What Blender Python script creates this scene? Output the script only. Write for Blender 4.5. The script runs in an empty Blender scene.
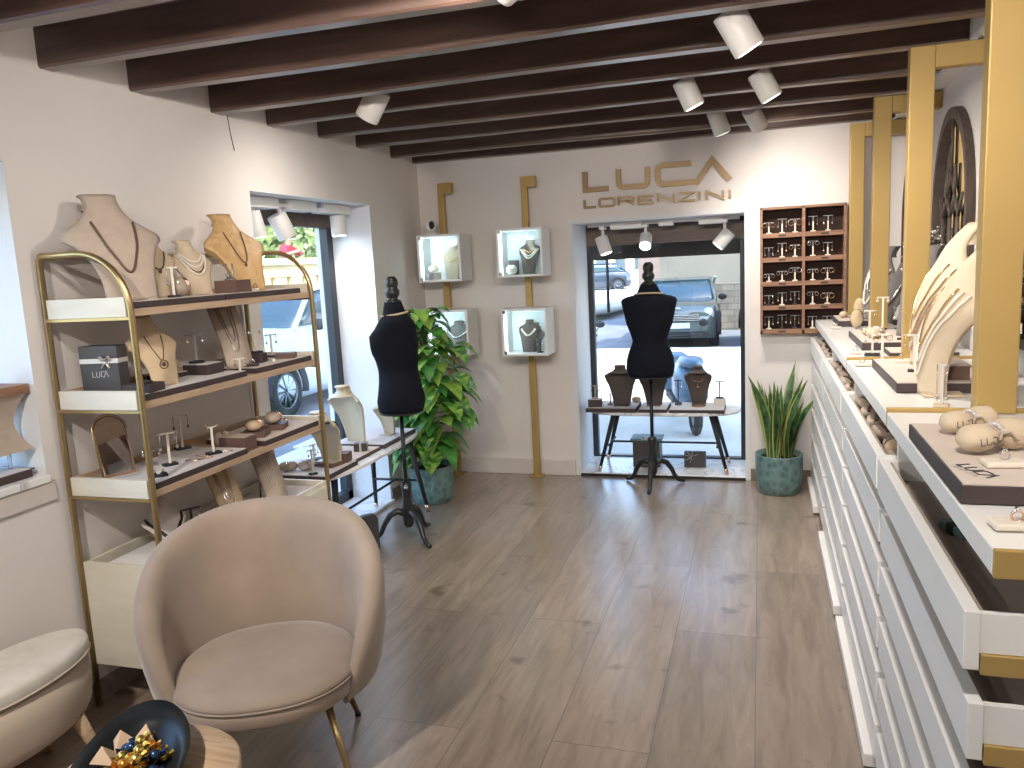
PWR = 60; BOXW = .42; SKYS = 1.1; SUNE = 7; EXPO = 0.24
CH_LOC = (-1.51, 2.05, 0); CH_RZ = 28
import bpy, math, random
from mathutils import Vector, Matrix
random.seed(7)
SC = bpy.context.scene
COL = SC.collection
PI = math.pi
def R(d): return math.radians(d)

# ---------------------------------------------------------------- materials
def nt(name):
    m = bpy.data.materials.new(name); m.use_nodes = True
    return m, m.node_tree, m.node_tree.nodes['Principled BSDF']
def setp(b, **k):
    for a, v in k.items():
        b.inputs[a].default_value = v
def mat(name, col, rough=.5, metal=0., var=0., scale=8., bump=0., bscale=60., sheen=0., spec=None, coat=0., coord='Object'):
    m, t, b = nt(name)
    c = tuple(col) + (1,)
    b.inputs['Base Color'].default_value = c
    b.inputs['Roughness'].default_value = rough
    b.inputs['Metallic'].default_value = metal
    if spec is not None: b.inputs['Specular IOR Level'].default_value = spec
    if sheen: b.inputs['Sheen Weight'].default_value = sheen
    if coat: b.inputs['Coat Weight'].default_value = coat
    tc = None
    if var or bump: tc = t.nodes.new('ShaderNodeTexCoord')
    if var:
        n = t.nodes.new('ShaderNodeTexNoise'); n.inputs['Scale'].default_value = scale; n.inputs['Detail'].default_value = 4
        t.links.new(tc.outputs[coord], n.inputs['Vector'])
        r = t.nodes.new('ShaderNodeValToRGB'); t.links.new(n.outputs['Fac'], r.inputs['Fac'])
        r.color_ramp.elements[0].position = .3; r.color_ramp.elements[1].position = .7
        r.color_ramp.elements[0].color = tuple(max(0, x*(1-var)) for x in col) + (1,)
        r.color_ramp.elements[1].color = tuple(min(1, x*(1+var)) for x in col) + (1,)
        t.links.new(r.outputs['Color'], b.inputs['Base Color'])
    if bump:
        n2 = t.nodes.new('ShaderNodeTexNoise'); n2.inputs['Scale'].default_value = bscale; n2.inputs['Detail'].default_value = 3
        t.links.new(tc.outputs[coord], n2.inputs['Vector'])
        bp = t.nodes.new('ShaderNodeBump'); bp.inputs['Strength'].default_value = bump; bp.inputs['Distance'].default_value = .01
        t.links.new(n2.outputs['Fac'], bp.inputs['Height']); t.links.new(bp.outputs['Normal'], b.inputs['Normal'])
    return m
def wood(name, c1, c2, rough=.5, axis=0, scale=3., stretch=12., coord='Object', bump=.1):
    m, t, b = nt(name)
    tc = t.nodes.new('ShaderNodeTexCoord'); mp = t.nodes.new('ShaderNodeMapping')
    s = [stretch]*3; s[axis] = 1.
    mp.inputs['Scale'].default_value = s
    n = t.nodes.new('ShaderNodeTexNoise'); n.inputs['Scale'].default_value = scale; n.inputs['Detail'].default_value = 6; n.inputs['Distortion'].default_value = .6
    r = t.nodes.new('ShaderNodeValToRGB')
    r.color_ramp.elements[0].position = .3; r.color_ramp.elements[1].position = .72
    r.color_ramp.elements[0].color = tuple(c1)+(1,); r.color_ramp.elements[1].color = tuple(c2)+(1,)
    t.links.new(tc.outputs[coord], mp.inputs['Vector']); t.links.new(mp.outputs['Vector'], n.inputs['Vector'])
    t.links.new(n.outputs['Fac'], r.inputs['Fac']); t.links.new(r.outputs['Color'], b.inputs['Base Color'])
    b.inputs['Roughness'].default_value = rough
    bp = t.nodes.new('ShaderNodeBump'); bp.inputs['Strength'].default_value = bump; bp.inputs['Distance'].default_value = .01
    t.links.new(n.outputs['Fac'], bp.inputs['Height']); t.links.new(bp.outputs['Normal'], b.inputs['Normal'])
    return m
def emis(name, col, s):
    m, t, b = nt(name)
    b.inputs['Base Color'].default_value = (0.8, .8, .8, 1)
    b.inputs['Emission Color'].default_value = tuple(col)+(1,); b.inputs['Emission Strength'].default_value = s
    return m
def pane_mat(name, tint=(1, 1, 1), refl=.06):
    m = bpy.data.materials.new(name); m.use_nodes = True; t = m.node_tree; t.nodes.clear()
    o = t.nodes.new('ShaderNodeOutputMaterial'); mx = t.nodes.new('ShaderNodeMixShader')
    a = t.nodes.new('ShaderNodeBsdfTransparent'); g = t.nodes.new('ShaderNodeBsdfGlossy')
    a.inputs['Color'].default_value = tuple(tint)+(1,); g.inputs['Roughness'].default_value = .02
    mx.inputs[0].default_value = refl
    t.links.new(a.outputs[0], mx.inputs[1]); t.links.new(g.outputs[0], mx.inputs[2]); t.links.new(mx.outputs[0], o.inputs[0])
    return m
def floor_mat():
    m, t, b = nt('oak_planks'); L = t.links
    tc = t.nodes.new('ShaderNodeTexCoord')
    mp = t.nodes.new('ShaderNodeMapping'); mp.inputs['Rotation'].default_value = (0, 0, R(90)); mp.inputs['Location'].default_value = (.04, .022, 0)
    br = t.nodes.new('ShaderNodeTexBrick'); br.offset = .45; br.squash = 1
    br.inputs['Scale'].default_value = 1; br.inputs['Brick Width'].default_value = 1.62; br.inputs['Row Height'].default_value = .327
    br.inputs['Mortar Size'].default_value = .0016; br.inputs['Mortar Smooth'].default_value = .2; br.inputs['Bias'].default_value = 0
    br.inputs['Color1'].default_value = (.0, .0, .0, 1); br.inputs['Color2'].default_value = (1, 1, 1, 1); br.inputs['Mortar'].default_value = (.5, .5, .5, 1)
    L.new(tc.outputs['Object'], mp.inputs['Vector']); L.new(mp.outputs['Vector'], br.inputs['Vector'])
    m2 = t.nodes.new('ShaderNodeMapping'); m2.inputs['Scale'].default_value = (9, 1.1, 1)
    L.new(tc.outputs['Object'], m2.inputs['Vector'])
    n = t.nodes.new('ShaderNodeTexNoise'); n.inputs['Scale'].default_value = 2.2; n.inputs['Detail'].default_value = 8; n.inputs['Distortion'].default_value = .8; n.inputs['Roughness'].default_value = .62
    L.new(m2.outputs['Vector'], n.inputs['Vector'])
    # offset grain per plank
    cm = t.nodes.new('ShaderNodeVectorMath'); cm.operation = 'ADD'
    L.new(m2.outputs['Vector'], cm.inputs[0]); L.new(br.outputs['Color'], cm.inputs[1]); L.new(cm.outputs[0], n.inputs['Vector'])
    r = t.nodes.new('ShaderNodeValToRGB'); r.color_ramp.elements[0].position = .28; r.color_ramp.elements[1].position = .75
    r.color_ramp.elements[0].color = FLOOR_DARK; r.color_ramp.elements[1].color = FLOOR_LIGHT
    L.new(n.outputs['Fac'], r.inputs['Fac'])
    # plank tone
    hs = t.nodes.new('ShaderNodeHueSaturation'); mr = t.nodes.new('ShaderNodeMapRange')
    mr.inputs['To Min'].default_value = .86; mr.inputs['To Max'].default_value = 1.12
    L.new(br.outputs['Color'], mr.inputs['Value']); L.new(mr.outputs[0], hs.inputs['Value']); L.new(r.outputs['Color'], hs.inputs['Color'])
    # knots and stains
    n3 = t.nodes.new('ShaderNodeTexNoise'); n3.inputs['Scale'].default_value = 5; n3.inputs['Detail'].default_value = 3
    L.new(tc.outputs['Object'], n3.inputs['Vector'])
    r3 = t.nodes.new('ShaderNodeValToRGB'); r3.color_ramp.elements[0].position = .27; r3.color_ramp.elements[1].position = .36
    r3.color_ramp.elements[0].color = (.45, .42, .4, 1); r3.color_ramp.elements[1].color = (1, 1, 1, 1)
    L.new(n3.outputs['Fac'], r3.inputs['Fac'])
    mu = t.nodes.new('ShaderNodeMix'); mu.data_type = 'RGBA'; mu.blend_type = 'MULTIPLY'; mu.inputs[0].default_value = .8
    L.new(hs.outputs[0], mu.inputs[6]); L.new(r3.outputs[0], mu.inputs[7])
    mx = t.nodes.new('ShaderNodeMix'); mx.data_type = 'RGBA'
    L.new(br.outputs['Fac'], mx.inputs[0]); L.new(mu.outputs[2], mx.inputs[6]); mx.inputs[7].default_value = (.13, .105, .09, 1)
    L.new(mx.outputs[2], b.inputs['Base Color'])
    rr = t.nodes.new('ShaderNodeMapRange'); rr.inputs['To Min'].default_value = .24; rr.inputs['To Max'].default_value = .42
    L.new(n.outputs['Fac'], rr.inputs['Value']); L.new(rr.outputs[0], b.inputs['Roughness'])
    bp = t.nodes.new('ShaderNodeBump'); bp.inputs['Strength'].default_value = .12; bp.inputs['Distance'].default_value = .01
    L.new(n.outputs['Fac'], bp.inputs['Height']); L.new(bp.outputs['Normal'], b.inputs['Normal'])
    return m
def marble_mat():
    m, t, b = nt('white_marble'); L = t.links
    tc = t.nodes.new('ShaderNodeTexCoord'); n = t.nodes.new('ShaderNodeTexNoise'); n.inputs['Scale'].default_value = 5; n.inputs['Detail'].default_value = 8; n.inputs['Distortion'].default_value = .9
    L.new(tc.outputs['Object'], n.inputs['Vector'])
    r = t.nodes.new('ShaderNodeValToRGB'); e = r.color_ramp.elements
    e[0].position = .465; e[0].color = (.80, .80, .81, 1); e[1].position = .53; e[1].color = (.85, .85, .85, 1)
    k = e.new(.5); k.color = (.52, .52, .54, 1)
    L.new(n.outputs['Fac'], r.inputs['Fac']); L.new(r.outputs[0], b.inputs['Base Color']); b.inputs['Roughness'].default_value = .25
    return m
def pot_mat():
    m, t, b = nt('teal_glaze'); L = t.links
    tc = t.nodes.new('ShaderNodeTexCoord'); v = t.nodes.new('ShaderNodeTexVoronoi'); v.inputs['Scale'].default_value = 26
    mp = t.nodes.new('ShaderNodeMapping'); mp.inputs['Scale'].default_value = (1, 1, .75)
    L.new(tc.outputs['Object'], mp.inputs['Vector']); L.new(mp.outputs[0], v.inputs['Vector'])
    r = t.nodes.new('ShaderNodeValToRGB'); r.color_ramp.elements[0].color = (.05, .105, .108, 1); r.color_ramp.elements[1].color = (.14, .235, .225, 1)
    r.color_ramp.elements[1].position = .6
    L.new(v.outputs['Distance'], r.inputs['Fac']); L.new(r.outputs[0], b.inputs['Base Color']); b.inputs['Roughness'].default_value = .35
    bp = t.nodes.new('ShaderNodeBump'); bp.inputs['Strength'].default_value = .8; bp.inputs['Distance'].default_value = .01
    L.new(v.outputs['Distance'], bp.inputs['Height']); L.new(bp.outputs['Normal'], b.inputs['Normal'])
    return m
def stone_mat(name, c1, c2, sc=1.2):
    m, t, b = nt(name); L = t.links
    tc = t.nodes.new('ShaderNodeTexCoord'); v = t.nodes.new('ShaderNodeTexBrick'); v.inputs['Scale'].default_value = sc
    mp = t.nodes.new('ShaderNodeMapping'); mp.inputs['Rotation'].default_value = (R(90), 0, 0)
    L.new(tc.outputs['Object'], mp.inputs['Vector']); L.new(mp.outputs[0], v.inputs['Vector'])
    v.inputs['Color1'].default_value = tuple(c1)+(1,); v.inputs['Color2'].default_value = tuple(c2)+(1,); v.inputs['Mortar'].default_value = tuple(x*.6 for x in c1)+(1,)
    v.inputs['Mortar Size'].default_value = .015
    n = t.nodes.new('ShaderNodeTexNoise'); n.inputs['Scale'].default_value = 3; L.new(tc.outputs['Object'], n.inputs['Vector'])
    mu = t.nodes.new('ShaderNodeMix'); mu.data_type = 'RGBA'; mu.blend_type = 'OVERLAY'; mu.inputs[0].default_value = .5
    L.new(v.outputs[0], mu.inputs[6]); L.new(n.outputs['Fac'], mu.inputs[7]); L.new(mu.outputs[2], b.inputs['Base Color'])
    b.inputs['Roughness'].default_value = .9
    return m

FLOOR_DARK = (.20, .150, .112, 1); FLOOR_LIGHT = (.38, .300, .232, 1)
M = {}
M['plaster'] = mat('plaster', (.77, .725, .695), .85, var=.035, scale=1.6, bump=.12, bscale=9)
M['reveal'] = mat('reveal_daylit_white', (.74, .74, .75), .7, bump=.06, bscale=9)
M['floor'] = floor_mat(); setp(M['floor'].node_tree.nodes['Principled BSDF'], **{'Coat Weight': .85, 'Coat Roughness': .25})
M['beam'] = wood('dark_beam_wood', (.062, .034, .025), (.13, .075, .055), .45, axis=0, scale=2.5, stretch=9)
setp(M['beam'].node_tree.nodes['Principled BSDF'], **{'Coat Weight': .7, 'Coat Roughness': .3})
M['boards'] = wood('ceiling_boards', (.08, .046, .033), (.15, .09, .065), .7, axis=1, scale=2, stretch=7)
M['base'] = mat('baseboard_paint', (.66, .61, .57), .5, var=.04)
M['tilebase'] = mat('brown_skirting', (.21, .16, .125), .5, var=.1)
M['alu'] = mat('dark_window_frame', (.03, .036, .045), .35, .3)
M['brownframe'] = wood('brown_frame', (.10, .065, .05), (.16, .11, .085), .5, 0)
M['glass'] = pane_mat('window_glass', (.93, .97, .98), .05)
M['marble'] = marble_mat()
M['gold'] = mat('brushed_gold', (.46, .31, .105), .45, .3, var=.06, scale=3)
M['goldtube'] = mat('satin_brass', (.42, .31, .15), .3, .85)
M['goldletter'] = mat('letter_gold', (.20, .135, .07), .4, .6)
M['cream'] = wood('cream_ash', (.64, .60, .50), (.74, .71, .61), .5, axis=0, scale=3, stretch=6, bump=.03)
M['oak'] = wood('light_oak', (.42, .29, .19), (.58, .43, .30), .5, axis=1, scale=4, stretch=8, bump=.05)
M['oakround'] = wood('turned_oak', (.40, .27, .16), (.62, .47, .32), .5, axis=0, scale=4, stretch=14, bump=.05)
M['walnut'] = wood('brown_wood_cabinet', (.20, .10, .06), (.36, .20, .12), .5, axis=0, scale=5, stretch=9)
M['beech'] = wood('carved_beech', (.50, .30, .12), (.68, .46, .24), .5, axis=2, scale=5, stretch=8)
M['white'] = mat('white_lacquer', (.78, .77, .75), .3)
M['grey'] = mat('grey_paint', (.35, .37, .40), .4)
M['whitep'] = mat('white_plastic', (.80, .78, .75), .35)
M['velvet'] = mat('grey_brown_velvet', (.29, .23, .19), .95, sheen=.4, var=.12, scale=12)
M['chair'] = mat('beige_velvet', (.32, .25, .195), .85, sheen=.35, var=.17, scale=3.6, bump=.05, bscale=40)
M['pouf'] = mat('cream_velvet', (.52, .44, .35), .9, sheen=.3, var=.06, scale=5)
M['pouftop'] = mat('pale_velvet_lid', (.62, .59, .53), .9, sheen=.4, var=.08, scale=14)
M['taupe'] = mat('taupe_linen', (.44, .36, .295), .9, var=.05, scale=30, bump=.1, bscale=300)
M['linen'] = mat('cream_linen', (.58, .47, .34), .9, var=.05, scale=30, bump=.1, bscale=300)
M['sand'] = mat('sand_linen', (.55, .42, .27), .85, var=.05, scale=30)
M['pearlgold'] = mat('champagne_leatherette', (.58, .50, .36), .35, .15)
M['greybust'] = mat('grey_linen', (.18, .165, .16), .9, var=.05, scale=30)
M['darkbust'] = mat('brown_linen', (.10, .078, .068), .85, var=.1, scale=30)
M['offwhite'] = mat('off_white_suede', (.60, .55, .50), .8)
M['traypad'] = mat('beige_tray_suede', (.60, .52, .46), .85, var=.03)
M['traypadw'] = mat('pale_tray_suede', (.62, .60, .60), .85, var=.03)
M['darktray'] = mat('dark_brown_leatherette', (.05, .034, .034), .55)
M['brownbox'] = mat('brown_leatherette', (.13, .072, .055), .55)
M['black'] = mat('black_matte', (.012, .012, .014), .6)
M['blackcloth'] = mat('black_jersey', (.008, .009, .015), .95, spec=.15, var=.2, scale=6)
M['blackmetal'] = mat('black_metal', (.015, .016, .018), .4, .5)
M['tripod'] = mat('black_wood', (.015, .016, .016), .4)
M['silver'] = mat('silver', (.75, .73, .70), .22, 1.)
M['jgold'] = mat('jewellery_gold', (.80, .58, .30), .22, 1.)
M['rose'] = mat('rose_gold', (.78, .50, .38), .25, 1.)
M['cord'] = mat('brown_bead', (.12, .07, .045), .45)
M['blackbead'] = mat('black_bead', (.01, .01, .012), .3)
M['pearl'] = mat('pearl', (.78, .72, .62), .25)
M['stand'] = mat('cream_stand', (.72, .66, .56), .5)
M['ribbon'] = mat('silver_ribbon', (.62, .58, .55), .3, .3)
M['giftdark'] = mat('gift_paper', (.055, .05, .05), .4)
M['mirror'] = mat('mirror_glass', (.85, .85, .85), .03, 1.)
M['mirrorframe'] = wood('weathered_brown', (.05, .035, .028), (.11, .08, .065), .6, 2)
M['pot'] = pot_mat()
M['soil'] = mat('soil', (.02, .014, .01), 1, var=.4, scale=50)
M['leafg'] = mat('pothos_green', (.05, .20, .03), .38, var=.75, scale=16, spec=.6)
M['leafy'] = mat('pothos_lime', (.20, .35, .06), .4, var=.4, scale=22)
M['stem'] = mat('plant_stem', (.10, .20, .05), .5)
M['snakeg'] = mat('snake_green', (.05, .12, .045), .4, var=.8, scale=22)
M['snakey'] = mat('snake_yellow', (.36, .40, .11), .45, var=.1, scale=30)
M['crystal'] = mat('clear_acrylic', (.85, .88, .9), .08, spec=.8); M['crystal'].node_tree.nodes['Principled BSDF'].inputs['Transmission Weight'].default_value = .85
M['boxin'] = mat('white_box_interior', (.80, .86, .88), .6)
M['paper'] = mat('white_paper', (.80, .80, .80), .6)
M['asphalt'] = mat('asphalt', (.20, .205, .225), .9, var=.15, scale=2)
M['paving'] = mat('pale_paving', (.62, .58, .52), .9, var=.06, scale=2)
M['kerb'] = mat('kerb_stone', (.5, .47, .42), .9)
M['ochre'] = mat('ochre_render', (.70, .56, .32), .9, var=.08, scale=1.5)
M['slot'] = mat('balustrade_recess', (.25, .18, .10), .9)
M['stonewall'] = stone_mat('shaded_stone', (.14, .125, .10), (.20, .175, .14), 1.6)  # both stone tones lowered to carry dappled tree shade
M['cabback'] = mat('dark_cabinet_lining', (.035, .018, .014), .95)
M['render'] = mat('shaded_render', (.20, .18, .145), .9, var=.12, scale=1.2)  # darkened: tree shade put into the wall colour
M['pink'] = mat('pink_render', (.27, .20, .165), .9, var=.08)
M['carwhite'] = mat('white_car_paint', (.62, .72, .78), .25, coat=.5)
M['carolive'] = mat('grey_green_car_paint', (.15, .17, .15), .22, .4, coat=1)
M['cardark'] = mat('dark_blue_car_paint', (.05, .065, .09), .25, .3, coat=1)
M['carglass'] = mat('car_glass', (.05, .09, .11), .06, spec=1)
M['tyre'] = mat('tyre_rubber', (.02, .02, .022), .8)
M['hub'] = mat('alloy', (.16, .17, .19), .35, .7)
M['lamp'] = mat('headlamp', (.70, .74, .78), .1, .4)
M['plate'] = mat('plate_white', (.75, .75, .72), .5)
M['treeleaf'] = mat('tree_leaf', (.26, .33, .12), .6, var=.5, scale=3)
M['bark'] = mat('bark', (.10, .07, .05), .9)
M['red'] = mat('red_cloth', (.45, .03, .06), .9)
M['skin'] = mat('skin', (.42, .24, .16), .6)
M['dark'] = mat('dark_cloth', (.03, .03, .04), .9)
M['awning'] = mat('dark_awning', (.045, .035, .032), .8)
M['scooter'] = mat('blue_grey_plastic', (.12, .20, .30), .35, coat=.3)
M['teal'] = mat('teal_box', (.10, .19, .20), .5)
M['lens'] = emis('lit_lens', (1, .95, .86), 3.2)
M['lenscool'] = emis('lit_lens_cool', (.85, .95, 1), 22)
M['led'] = emis('led_strip', (.72, .93, 1), 4)
M['candygold'] = mat('gold_foil', (.72, .50, .12), .22, .9)
M['candyorange'] = mat('orange_foil', (.75, .30, .05), .25, .8)
M['candyblue'] = mat('navy_foil', (.03, .06, .14), .25, .7)
M['kraft'] = mat('kraft_card', (.62, .45, .30), .7)
M['dish'] = mat('black_glazed_dish', (.010, .012, .014), .3, var=.3, scale=9, spec=.3)
M['ink'] = mat('dark_ink', (.05, .04, .05), .6)
M['inklight'] = mat('pale_print', (.5, .47, .44), .6)

# ---------------------------------------------------------------- mesh builder
class MB:
    def __init__(s): s.v = []; s.f = []; s.m = []; s.s = []
    def add(s, vs, fs, m=0, sm=False):
        o = len(s.v); s.v += [tuple(v) for v in vs]
        for f in fs: s.f.append(tuple(i+o for i in f)); s.m.append(m); s.s.append(sm)
    def box(s, x0, x1, y0, y1, z0, z1, m=0):
        vs = [(x, y, z) for x in (x0, x1) for y in (y0, y1) for z in (z0, z1)]
        s.add(vs, [(0, 1, 3, 2), (4, 6, 7, 5), (0, 4, 5, 1), (2, 3, 7, 6), (0, 2, 6, 4), (1, 5, 7, 3)], m)
    def obox(s, c, size, rot=(0, 0, 0), m=0, taper=1.):
        from mathutils import Euler
        E = Euler(rot).to_matrix(); a, b, d = [q/2 for q in size]; vs = []
        for x in (-a, a):
            for y in (-b, b):
                for z in (-d, d):
                    k = taper if z > 0 else 1
                    vs.append(Vector(c) + E @ Vector((x*k, y*k, z)))
        s.add(vs, [(0, 1, 3, 2), (4, 6, 7, 5), (0, 4, 5, 1), (2, 3, 7, 6), (0, 2, 6, 4), (1, 5, 7, 3)], m)
    def loft(s, rings, m=0, sm=True, cap0=True, cap1=True):
        n = len(rings[0]); vs = [p for r in rings for p in r]; fs = []
        for i in range(len(rings)-1):
            for j in range(n):
                a = i*n+j; b = i*n+(j+1) % n
                fs.append((a, b, b+n, a+n))
        o = len(s.v); s.add(vs, fs, m, sm)
        if cap0: s.f.append(tuple(o+j for j in reversed(range(n)))); s.m.append(m); s.s.append(False)
        if cap1: s.f.append(tuple(o+(len(rings)-1)*n+j for j in range(n))); s.m.append(m); s.s.append(False)
    def lathe(s, prof, c=(0, 0, 0), n=20, sx=1, sy=1, m=0, sm=True, cap=True):
        s.loft([[(c[0]+r*sx*math.cos(2*PI*k/n), c[1]+r*sy*math.sin(2*PI*k/n), c[2]+z) for k in range(n)] for r, z in prof], m, sm, cap, cap)
    def frame(s, d):
        d = Vector(d).normalized(); u = Vector((0, 0, 1)) if abs(d.z) < .9 else Vector((1, 0, 0))
        a = d.cross(u).normalized(); b = d.cross(a).normalized(); return a, b
    def cyl(s, p0, p1, r0, r1=None, n=10, m=0, sm=True):
        r1 = r0 if r1 is None else r1; p0 = Vector(p0); p1 = Vector(p1); a, b = s.frame(p1-p0)
        ring = lambda p, r: [p + a*r*math.cos(-2*PI*k/n) + b*r*math.sin(-2*PI*k/n) for k in range(n)]
        s.loft([ring(p0, r0), ring(p1, r1)], m, sm)
    def tube(s, pts, r, n=6, m=0, closed=False, rr=None, sm=True, flat=None):
        pts = [Vector(p) for p in pts]; N = len(pts); rings = []; pa = None
        for i, p in enumerate(pts):
            if closed: d = pts[(i+1) % N]-pts[i-1]
            else: d = pts[min(i+1, N-1)]-pts[max(i-1, 0)]
            if d.length < 1e-9: d = Vector((0, 0, 1))
            d.normalize()
            if pa is None: a, b = s.frame(d)
            else:
                a = pa - d*pa.dot(d)
                a = a.normalized() if a.length > 1e-6 else s.frame(d)[0]
                b = d.cross(a)
            pa = a; q = rr[i] if rr else r; q2 = q*(flat or 1)
            rings.append([p+a*q*math.cos(2*PI*k/n)+b*q2*math.sin(2*PI*k/n) for k in range(n)])
        if closed: rings.append(rings[0])
        s.loft(rings, m, sm, not closed, not closed)
    def sphere(s, c, r, sc=(1, 1, 1), nu=12, nv=8, m=0):
        s.loft([[(c[0]+r*sc[0]*math.sin(PI*i/nv)*math.cos(2*PI*k/nu), c[1]+r*sc[1]*math.sin(PI*i/nv)*math.sin(2*PI*k/nu), c[2]-r*sc[2]*math.cos(PI*i/nv)) for k in range(nu)] for i in ([.15]+list(range(1, nv))+[nv-.15])], m)
    def prism(s, poly, z0, z1, m=0, sm=False):
        s.loft([[(x, y, z0) for x, y in poly], [(x, y, z1) for x, y in poly]], m, sm)
    def grid(s, fn, nu, nv, m=0, sm=True):
        vs = [fn(i/nu, j/nv) for j in range(nv+1) for i in range(nu+1)]
        fs = [(j*(nu+1)+i, j*(nu+1)+i+1, (j+1)*(nu+1)+i+1, (j+1)*(nu+1)+i) for j in range(nv) for i in range(nu)]
        s.add(vs, fs, m, sm)
    def shell(s, fn, nu, nv, th, m=0, sm=True):
        """sheet fn(u,v) -> (point, normal) with thickness th"""
        P = [[fn(i/nu, j/nv) for i in range(nu+1)] for j in range(nv+1)]
        n1 = (nu+1)*(nv+1); vs = [Vector(p) for r in P for p, nn in r] + [Vector(p)-Vector(nn)*th for r in P for p, nn in r]
        I = lambda i, j: j*(nu+1)+i; fs = []
        for j in range(nv):
            for i in range(nu):
                fs.append((I(i, j), I(i+1, j), I(i+1, j+1), I(i, j+1)))
                fs.append((n1+I(i, j), n1+I(i, j+1), n1+I(i+1, j+1), n1+I(i+1, j)))
        s.add(vs, fs, m, sm); o = len(s.v)-2*n1; e = []
        for i in range(nu): e.append((o+I(i, 0), o+n1+I(i, 0), o+n1+I(i+1, 0), o+I(i+1, 0))); e.append((o+I(i+1, nv), o+n1+I(i+1, nv), o+n1+I(i, nv), o+I(i, nv)))
        for j in range(nv): e.append((o+I(0, j+1), o+n1+I(0, j+1), o+n1+I(0, j), o+I(0, j))); e.append((o+I(nu, j), o+n1+I(nu, j), o+n1+I(nu, j+1), o+I(nu, j+1)))
        for f in e: s.f.append(f); s.m.append(m); s.s.append(False)
    def xf(s, mtx, i0=0):
        s.v[i0:] = [tuple(mtx @ Vector(v)) for v in s.v[i0:]]; return s
    def build(s, name, mats, parent=None, bevel=0, fix=True, seg=2):
        me = bpy.data.meshes.new(name); me.from_pydata(s.v, [], s.f)
        if not isinstance(mats, (list, tuple)): mats = [mats]
        for q in mats: me.materials.append(M[q] if isinstance(q, str) else q)
        me.polygons.foreach_set('material_index', s.m); me.polygons.foreach_set('use_smooth', s.s)
        if fix:
            import bmesh
            b = bmesh.new(); b.from_mesh(me); bmesh.ops.recalc_face_normals(b, faces=b.faces); b.to_mesh(me); b.free()
        me.update()
        o = bpy.data.objects.new(name, me); COL.objects.link(o)
        if parent is not None: o.parent = parent
        if bevel:
            md = o.modifiers.new('bevel', 'BEVEL'); md.width = bevel; md.segments = seg; md.limit_method = 'ANGLE'; md.angle_limit = R(50)
        return o
def tag(o, label, cat, group=None, kind=None):
    if label: o['label'] = label
    if cat: o['category'] = cat
    if group: o['group'] = group
    if kind: o['kind'] = kind
    return o
def thing(name, label, cat, loc=(0, 0, 0), rz=0, group=None, scale=1):
    o = bpy.data.objects.new(name, None); COL.objects.link(o); o.empty_display_size = .1
    o.location = loc; o.rotation_euler = (0, 0, R(rz)); o.scale = (scale,)*3
    return tag(o, label, cat, group)
def struct(o): o['kind'] = 'structure'; return o
def dup(o, loc, rz, label, group=None, scale=None):
    c = o.copy(); COL.objects.link(c); c.location = loc; c.rotation_euler = (0, 0, R(rz)); c['label'] = label
    if group: c['group'] = group
    if scale: c.scale = (scale,)*3
    def rec(a, b):
        for ch in list(a.children):
            d = ch.copy(); COL.objects.link(d); d.parent = b; rec(ch, d)
    rec(o, c); return c
# ================================================================ ROOM
XL, XR, YB, YF, ZC = -2.45, .88, 5.685, -1.2, 2.50
m = MB(); m.box(XL-.3, XR+.02, YF-.02, YB+.62, -.06, 0); struct(m.build('floor', 'floor'))
# left wall with two recessed openings
m = MB()
W1 = (.35, 2.17, .93, 2.025); W2 = (3.55, 4.86, 0., 2.02)
x0, x1 = XL-.42, XL
m.box(x0, x1, YF, W1[0], 0, 2.7); m.box(x0, x1, W1[1], W2[0], 0, 2.7); m.box(x0, x1, W2[1], YB+.7, 0, 2.7)
m.box(x0, x1, W1[0], W1[1], 0, W1[2]-.03); m.box(x0, x1, W1[0], W1[1], W1[3], 2.7); m.box(x0, x1, W2[0], W2[1], W2[3], 2.7)
struct(m.build('wall_left', 'plaster'))
B0, B1, BT = -1.285, -.10, 1.85
m = MB(); m.box(XL, B0, YB, YB+.70, 0, 2.7); m.box(B1, XR+.1, YB, YB+.70, 0, 2.7); m.box(B0, B1, YB, YB+.70, BT, 2.7)
struct(m.build('wall_back', 'plaster'))
m = MB(); m.box(XR, XR+.2, YF, YB, 0, 2.7); struct(m.build('wall_right', 'plaster'))
m = MB(); m.box(XL-.4, XR+.2, YF-.2, YF, 0, 2.7); struct(m.build('wall_front', 'plaster'))
m = MB(); m.box(XR-.085, XR+.01, YF, YB, 2.352, 2.51); struct(m.build('wall_right', 'plaster'))
m = MB(); m.box(XL, XR, YF, YB, ZC, ZC+.08); struct(m.build('ceiling', 'boards'))
# roof of the building, seen from outside only
m = MB(); m.box(XL-.42, XR+3, YF-3, YB+.70, 2.7, 4.1); struct(m.build('roof', 'ochre'))
# cooler white on the reveals: daylight tint put into the colour
def frame_box(n, mats, boxes, bevel=0):
    q = MB(); [q.box(*b) for b in boxes]; return struct(q.build(n, mats, bevel=bevel))
e = .004
frame_box('window_reveal', 'reveal', [(x0+.1, x1+.001, W2[1]-e, W2[1]+.002, 0, W2[3]), (x0+.1, x1+.001, W2[0]-.002, W2[0]+e, 0, W2[3]), (x0+.1, x1+.001, W2[0], W2[1], W2[3]-e, W2[3]+.002)])
frame_box('window_reveal', 'reveal', [(x0+.1, x1+.001, W1[1]-e, W1[1]+.002, W1[2], W1[3]), (x0+.1, x1+.001, W1[0], W1[1], W1[3]-e, W1[3]+.002)])
frame_box('window_reveal', 'reveal', [(B0-.002, B0+e, YB-.001, YB+.6, 0, BT), (B1-e, B1+.002, YB-.001, YB+.6, 0, BT), (B0, B1, YB-.001, YB+.6, BT-e, BT+.002)])
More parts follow.
